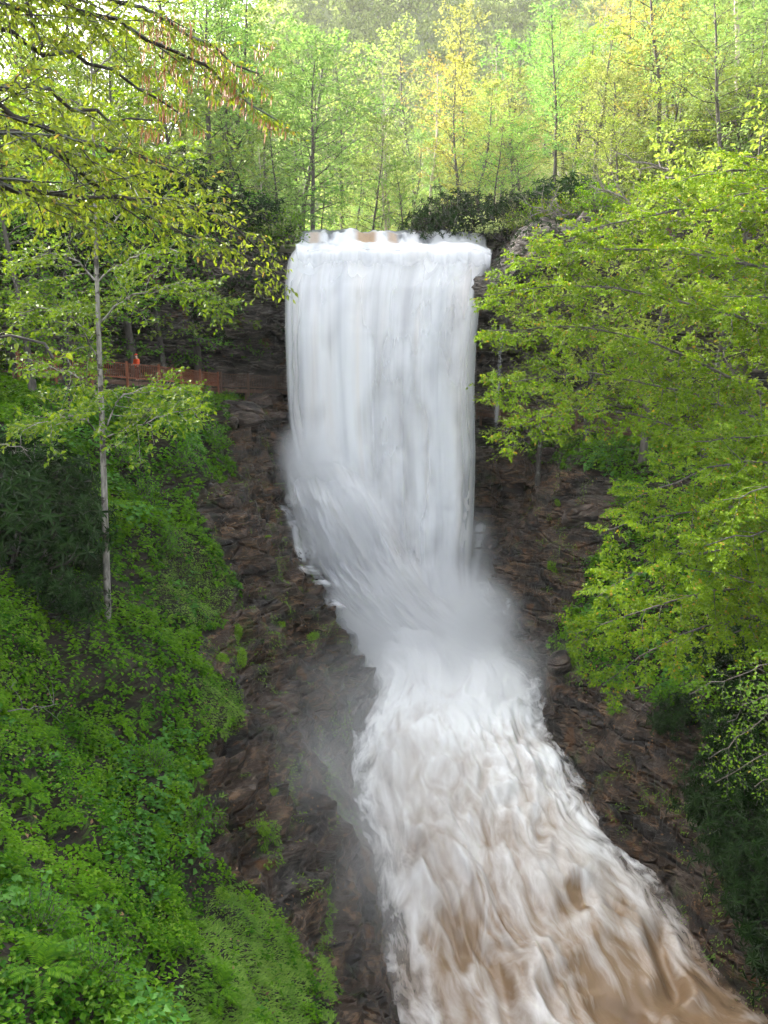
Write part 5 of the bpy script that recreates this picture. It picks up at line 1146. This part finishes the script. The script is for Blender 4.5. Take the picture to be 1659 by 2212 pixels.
for sx in (-1, 1):
    link('eye', skin_fig('eye', [(sx * .03, -.092, 1.655, .009), (sx * .036, -.092, 1.655, .007)], [(0, 1)], M['eye'], 1), per)
    link('ear', skin_fig('ear', [(sx * .083, 0, 1.62, .012, .02), (sx * .088, .005, 1.66, .01, .022)], [(0, 1)], M['skin'], 1), per)
link('mouth', skin_fig('mouth', [(-.02, -.097, 1.585, .006), (.02, -.097, 1.585, .006)], [(0, 1)], M['hat'], 1), per)
print('walk', round(time.time() - T0, 1))

# ------------------------------------------------------------------ boulders, fallen wood, moss, side cascades
def boulder_me(seed, sub=4):
    bm = bmesh.new(); bmesh.ops.create_icosphere(bm, subdivisions=sub, radius=1); me = bpy.data.meshes.new('boulder'); bm.to_mesh(me); bm.free()
    co = np.empty(len(me.vertices) * 3, np.float32); me.vertices.foreach_get('co', co); v = co.reshape(-1, 3).astype(float); r = np.random.default_rng(seed)
    for _ in range(11):
        n_ = unit(r.normal(size=3)); d_ = r.uniform(0.55, 0.9); q = v @ n_; v = v - np.where(q > d_, (q - d_) * 0.9, 0)[:, None] * n_
    v *= np.array((1.0, r.uniform(0.75, 1.0), r.uniform(0.55, 0.8))); v += unit(v) * (0.10 * fbm(v * 1.6 + seed, 4, seed) + 0.04 * ridged(v * 3 + seed, 2, seed))[:, None]
    me.vertices.foreach_set('co', v.astype(np.float32).ravel()); me.polygons.foreach_set('use_smooth', np.ones(len(me.polygons), bool)); me.materials.append(M['boulder']); me.update(); return me
BM = [boulder_me(s_) for s_ in (1, 2, 3, 4)]
bl = [(527, 905, 46, 'large rounded boulder beside the foot of the left overhang'), (497, 918, 24, 'small boulder at the left end of the boulder pile'), (565, 880, 34, 'dark boulder under the mossy ledge left of the fall'), (600, 905, 26, 'wet boulder touching the left edge of the fall'), (505, 885, 26, 'mossy boulder under the left railing'), (548, 932, 24, 'low boulder in front of the boulder pile'), (590, 860, 24, 'dark boulder right under the railing by the fall'),
      (1250, 1120, 46, 'big angular block on the right rock face'), (1215, 1440, 36, 'boulder by the water below the right rock face'), (1150, 950, 28, 'dark boulder right of the fall under the bush'), (1185, 985, 24, 'small boulder on the top edge of the right rock face'), (1255, 1390, 26, 'boulder under the drooping branch on the right bank'), (1420, 1545, 30, 'slab half buried on the dark right bank'), (1090, 960, 20, 'wet stone where the thin right stream lands')]
for i, (u_, v_, wpx, lab) in enumerate(bl):
    h, n_ = hit(u_, v_)
    if h is None: continue
    d_ = float(proj(h)[2]); s_ = wpx / 1659 * d_; o = link('boulder', BM[i % 4], None, h + np.array((0, 0, 0.15 * s_))); o.scale = (s_ * 1.15, s_, s_ * 1.05); o.rotation_euler = (random.uniform(-.2, .2), random.uniform(-.2, .2), random.uniform(0, 6.28)); tag(o, lab, 'boulder', 'boulders on the banks')
def stick(name, a, b, r0, r1, mat, lab, cat, lift=0.15, sag=0.0, twigs=0, seed=1):
    pl = Plant(seed); pa = np.asarray(a) + (0, 0, lift); pb = np.asarray(b) + (0, 0, lift); t = np.linspace(0, 1, 9)[:, None]; pts = pa * (1 - t) + pb * t; pts[:, 2] -= sag * np.sin(t[:, 0] * np.pi); pts[1:-1] += pl.r.normal(size=(7, 3)) * 0.03
    pl.tube(pts - pa, np.linspace(r0, r1, 9), 6)
    for _ in range(twigs):
        q = pts[pl.r.integers(2, 8)] - pa; tw = pl.path(q, unit(pb - pa) + pl.r.normal(size=3) * 0.7, np.linalg.norm(pb - pa) * pl.r.uniform(.2, .5), 6, 0.2, 0); pl.tube(tw, np.linspace(r1 * 1.2, r1 * 0.3, 7), 4)
        for _ in range(3): t2 = pl.path(tw[pl.r.integers(2, 6)], unit(pb - pa) + pl.r.normal(size=3) * 0.8, np.linalg.norm(pb - pa) * 0.18, 4, 0.25, 0); pl.tube(t2, np.linspace(r1 * 0.6, r1 * 0.15, 5), 3)
    o = link(name, pl.wood(name, mat), None, pa); tag(o, lab, cat); return o
h1_, _ = hit(468, 1003); h2_, _ = hit(604, 1098)
stick('fallen_pole', h1_, h2_, 0.06, 0.035, M['bark_dark'], 'thin fallen pole slanting across the left rocks to the cascade', 'fallen branch', 0.35)
for i, (a, b, lab) in enumerate([((1275, 520, 58), (1160, 455, 57), 'bare grey branch arching beside the right corner of the fall'), ((1300, 500, 57), (1190, 470, 56), 'tangled bare grey branch below the arching one'), ((1420, 500, 52), (1290, 410, 52), 'long bare pale branch across the right slope'), ((1500, 420, 50), (1350, 350, 50), 'bare pale branch higher on the right slope')]):
    stick('dead_branch', P(*a), P(*b), 0.09, 0.04, M['dead_wood'], lab, 'dead branch', 0, -0.6, 9, 30 + i)
stick('dead_branch', hit(20, 1560)[0], hit(130, 1540)[0], 0.018, 0.008, M['dead_wood'], 'fallen twig lying at the left below the dark evergreens', 'dead branch', 0.3, 0, 6, 41)
stick('dead_branch', hit(1300, 1505)[0], hit(1395, 1490)[0], 0.03, 0.015, M['dead_wood'], 'thin fallen stick on the right bank below the drooping branch', 'dead branch', 0.2, 0, 2, 42)
h3_ = P(-30, 960, 14); stick('dead_branch', P(-40, 955, 14), P(60, 975, 14), 0.012, 0.005, M['dead_wood'], 'lichen covered twig at the left edge above the evergreens', 'dead branch', 0, -0.05, 4, 43)
# moss cushions
mc = [(508, 1368, 20, 'round bright moss cushion, uppermost of the three on the left rock'), (521, 1420, 21, 'bright moss cushion lower right of the three on the left rock'), (476, 1424, 18, 'moss cushion at the left of the three on the rock'), (607, 1349, 12, 'small moss tuft out on the left rock near the cascade'), (677, 1375, 14, 'moss tuft nearest the mist on the left rock'), (578, 1160, 8, 'tiny moss cushion beside the left cascade'), (587, 1716, 18, 'long moss patch on the misty lower rock'), (570, 1790, 16, 'moss patch low on the brown rock'), (1205, 1085, 9, 'tiny moss cushion on the right rock face'), (1195, 1225, 16, 'moss cushion under the block on the right rock face'), (1240, 1415, 22, 'yellow moss patch by the water on the right'), (480, 1935, 20, 'moss patch above the large grassy mat')]
def moss_me(seed):
    r = np.random.default_rng(seed); n = 900; q = unit(r.normal(size=(n, 3))); q[:, 2] = np.abs(q[:, 2]); p = q * np.array((1, 0.8, 0.38)) * r.uniform(0.6, 1, n)[:, None]
    return leaf_mesh('moss_cushion', p, q + np.array((0, 0, -0.2)) + r.normal(size=(n, 3)) * 0.5, q, r.uniform(0.14, 0.3, n), M['leaf_grass'], 'diamond', 0.35, 0.1, r)
MM = [moss_me(1), moss_me(2)]
for i, (u_, v_, wpx, lab) in enumerate(mc):
    h, n_ = hit(u_, v_)
    if h is None: continue
    n_ = n_ if n_[1] < 0.2 or n_[2] > 0 else -n_; o = link('moss_cushion', MM[i % 2], None, h); s_ = wpx / 1659 * float(proj(h)[2]); o.scale = (s_, s_ * 1.2, s_); o.rotation_euler = Vector(n_).to_track_quat('Z', 'Y').to_euler(); o.color = (1.25, 1.25, 0.8, 1); tag(o, lab, 'moss', 'moss cushions on the rock')
# side cascades
def cascade(px, wpx, lab, seed, free=None, al0=0.75):
    pts, nr = [], []
    fine = smooth_poly(px, 40, 1)
    for u_, v_ in fine:
        if free is not None: pts.append(P(u_, v_, free)); nr.append((0, -1, 0)); continue
        h, n_ = hit(u_, v_)
        if h is None: continue
        pts.append(h); nr.append(n_ if n_[1] < 0 or n_[2] > 0 else -n_)
    pts = np.array(pts); nr = np.array(nr); d_ = float(proj(pts.mean(0))[2]); wd = wpx / 1659 * d_; m = 14; a = np.linspace(-0.5, 0.5, m)
    r = np.random.default_rng(seed); wob = 1 + 0.35 * fbm(np.stack([np.arange(len(pts)) * 0.12, np.full(len(pts), seed), 0 * pts[:, 0]], 1), 2, seed)
    G = pts[:, None, :] + np.array((1.0, 0, 0)) * (a[None, :, None] * (wd * wob)[:, None, None]) + (nr * 0.10 + np.array((0, -0.12, 0.05)))[:, None, :]
    if free is None:
        for i in range(len(pts)):
            for j in range(m):
                u_, v_, _ = proj(G[i, j]); h, n_ = hit(float(u_), float(v_))
                if h is not None and np.linalg.norm(h - G[i, j]) < 1.6: G[i, j] = h + unit(np.array((0, 0, CAMZ)) - h) * 0.07
    A = np.repeat(a[None], len(pts), 0); tt_ = np.linspace(0, 1, len(pts))[:, None]
    al = al0 - 0.9 * (np.abs(A) * 2) ** 2.5 - 0.5 * sstep(0.06, 0, tt_) - 0.4 * sstep(0.9, 1.0, tt_)
    uvs = np.stack([(A * wd / 13 + seed * 0.17).ravel(), np.repeat(tt_ * len(pts) * 0.02, m, 1).ravel() + seed], 1); z_ = np.zeros(A.size)
    me = mesh_np('cascade', G.reshape(-1, 3), grid_faces(len(pts), m), M['fall'], {'alpha': al.ravel(), 'tan': z_, 'dark': z_}, uv=uvs); tag(link('cascade', me), lab, kind='structure')
def trickle(u_, v_, wd, lab, seed, steps=70, al0=0.62):
    wd = wd * 1.4
    h, n_ = hit(u_, v_)
    if h is None: return
    r = np.random.default_rng(seed); x_, y_ = h[0], h[1]; C = []; D = []; dprev = np.array((0.0, -1.0))
    for i in range(steps):
        c0 = drop(x_, y_, 40); e = 0.45
        if c0 is None or c0[2] < zwater(y_) + 0.05: break
        gx_ = [drop(x_ + e, y_, 40), drop(x_ - e, y_, 40), drop(x_, y_ + e, 40), drop(x_, y_ - e, 40)]
        if any(q is None for q in gx_): break
        g = -np.array((gx_[0][2] - gx_[1][2], gx_[2][2] - gx_[3][2])); g = g / (np.linalg.norm(g) + 1e-6)
        d = g * 0.55 + dprev * 0.45 + r.normal(size=2) * 0.08; d = d / (np.linalg.norm(d) + 1e-6); C.append((x_, y_)); D.append(d); dprev = d; x_ += d[0] * 0.13; y_ += d[1] * 0.13
    if len(C) < 6: return
    C = np.array(C); D = np.array(D); n = len(C); m = 9; a = np.linspace(-0.5, 0.5, m)
    wv_ = wd * (0.75 + 0.5 * fbm(np.stack([np.arange(n) * 0.15, np.full(n, seed * 1.7), np.zeros(n)], 1), 2, seed)) * np.interp(np.arange(n) / n, (0, 0.15, 1), (0.6, 1, 1.5))
    G = np.zeros((n, m, 3))
    for i in range(n):
        for j in range(m):
            q = C[i] + np.array((-D[i][1], D[i][0])) * a[j] * wv_[i]; hq = drop(q[0], q[1], 40)
            G[i, j] = (q[0] + D[i][0] * 0.07, q[1] + D[i][1] * 0.07, hq[2] + 0.07)
    for _ in range(2): G[1:-1] = 0.5 * G[1:-1] + 0.25 * (G[2:] + G[:-2])
    G[..., 2] += 0.05
    A = np.repeat(a[None], n, 0); t_ = np.linspace(0, 1, n)[:, None]; al = al0 - 1.0 * (np.abs(A) * 2) ** 2 - 0.6 * sstep(0.08, 0, t_)
    ln = np.concatenate(([0], np.cumsum(np.linalg.norm(np.diff(G[:, 4], axis=0), axis=1))))
    uvs = np.stack([(A * wd / 7 + seed * 0.17).ravel(), np.repeat(ln[:, None] * 0.12, m, 1).ravel() + seed], 1); z_ = np.zeros(A.size)
    me = mesh_np('cascade', G.reshape(-1, 3), grid_faces(n, m), M['fall'], {'alpha': al.ravel(), 'tan': z_, 'dark': z_}, uv=uvs); tag(link('cascade', me), lab, kind='structure')
for i, (u_, v_, wd) in enumerate([(1046, 1215, 0.9), (1036, 1280, 0.9)]):
    trickle(u_, v_, wd, 'white side cascade running down the rock beside the fall', i + 1)
for i, (px, wd, lab) in enumerate([([(612, 1058), (628, 1085), (642, 1112), (652, 1150), (665, 1190), (690, 1245)], 40, 'lower left side cascade'), ([(604, 1088), (622, 1112), (634, 1142), (642, 1180), (655, 1220)], 26, 'lower left side rill'),
     ([(652, 1222), (690, 1258), (722, 1290), (765, 1322)], 46, 'left apron cascade'), ([(700, 1290), (750, 1335), (805, 1375)], 46, 'lower left apron cascade'), ([(1040, 1125), (1034, 1180), (1024, 1230), (1010, 1285)], 36, 'right side cascade'), ([(1100, 1290), (1094, 1318), (1090, 1330)], 16, 'small right spout')]):
    cascade(px, wd, lab, i + 1, None, 0.62)
cascade([(1087, 575), (1083, 700), (1078, 800), (1070, 940)], 16, 'thin free falling stream right of the main fall', 40, free=59.5, al0=0.5)
print('things', round(time.time() - T0, 1))

# ------------------------------------------------------------------ spray and haze
def mist(name, c_, rad, dens, lab, scale=0.22, soft=0.9, an=0.2, rot=(0, 0, 0)):
    bm = bmesh.new(); bmesh.ops.create_icosphere(bm, subdivisions=3, radius=1); me = bpy.data.meshes.new(name); bm.to_mesh(me); bm.free()
    m, nt = new_mat(name); k = NT(nt); tc = k.n('ShaderNodeTexCoord').outputs['Object']
    ln = k.n('ShaderNodeVectorMath', operation='LENGTH'); k.l(tc, ln.inputs[0]); geo = k.n('ShaderNodeNewGeometry')
    n1 = k.noise(k.mapv(geo.outputs['Position'], (1, 1, 0.7)), scale, 4, 0.55, 0.6)
    fall = k.rng(ln.outputs['Value'], 0.15, 0.98, 1.0, 0.0); d_ = k.math('MULTIPLY', k.math('MULTIPLY', fall, k.rng(n1, 0.36, 0.66, 0.15, 1.0)), dens)
    v = k.n('ShaderNodeVolumePrincipled'); v.inputs['Color'].default_value = (0.97, 0.975, 0.985, 1); v.inputs['Anisotropy'].default_value = an; k.l(d_, v.inputs['Density'])
    o = k.n('ShaderNodeOutputMaterial'); k.l(v.outputs[0], o.inputs['Volume']); me.materials.append(m)
    ob = link(name, me, None, c_); ob.scale = rad; ob.rotation_euler = rot; tag(ob, lab, 'mist', kind='stuff')
mist('mist', P(895, 1360, 47), (8.5, 6.0, 5.5), 1.5, 'dense white spray at the foot of the fall')
mist('mist', P(672, 1010, 53.0), (3.1, 2.6, 4.4), 1.0, 'spray bursting off the ledge at the left of the fall')
mist('mist', P(740, 1160, 51.2), (5.0, 3.4, 6.2), 1.1, 'spray pouring down the left side of the fall')
mist('mist', P(800, 1290, 49.5), (4.5, 3.5, 4.5), 0.6, 'spray where the left apron meets the pool')
mist('mist', P(765, 1720, 33), (8.0, 14, 8.0), 0.17, 'thin grey mist drifting over the left rocks')
mist('mist', P(1000, 1460, 42), (8.0, 6.5, 4.0), 0.3, 'spray hanging over the upper rapids')
mist('mist', P(1020, 1230, 53), (3.2, 3, 5.5), 0.45, 'spray along the right foot of the fall')
hb_ = np.array([(x_, y_, z_) for x_ in (-230, 270) for y_ in (-30, 350) for z_ in (-8, 185)], float)
m, nt = new_mat('haze'); k = NT(nt); v = k.n('ShaderNodeVolumePrincipled'); v.inputs['Color'].default_value = (0.98, 0.97, 0.94, 1); v.inputs['Density'].default_value = 0.00018; v.inputs['Anisotropy'].default_value = 0.1
o_ = k.n('ShaderNodeOutputMaterial'); k.l(v.outputs[0], o_.inputs['Volume'])
hz_ = link('haze', mesh_np('haze', hb_, np.array([(0, 1, 3, 2), (4, 6, 7, 5), (0, 4, 5, 1), (2, 3, 7, 6), (0, 2, 6, 4), (1, 5, 7, 3)]), m, smooth=False)); tag(hz_, 'morning haze filling the valley', 'haze', kind='stuff')
print('done', round(time.time() - T0, 1))
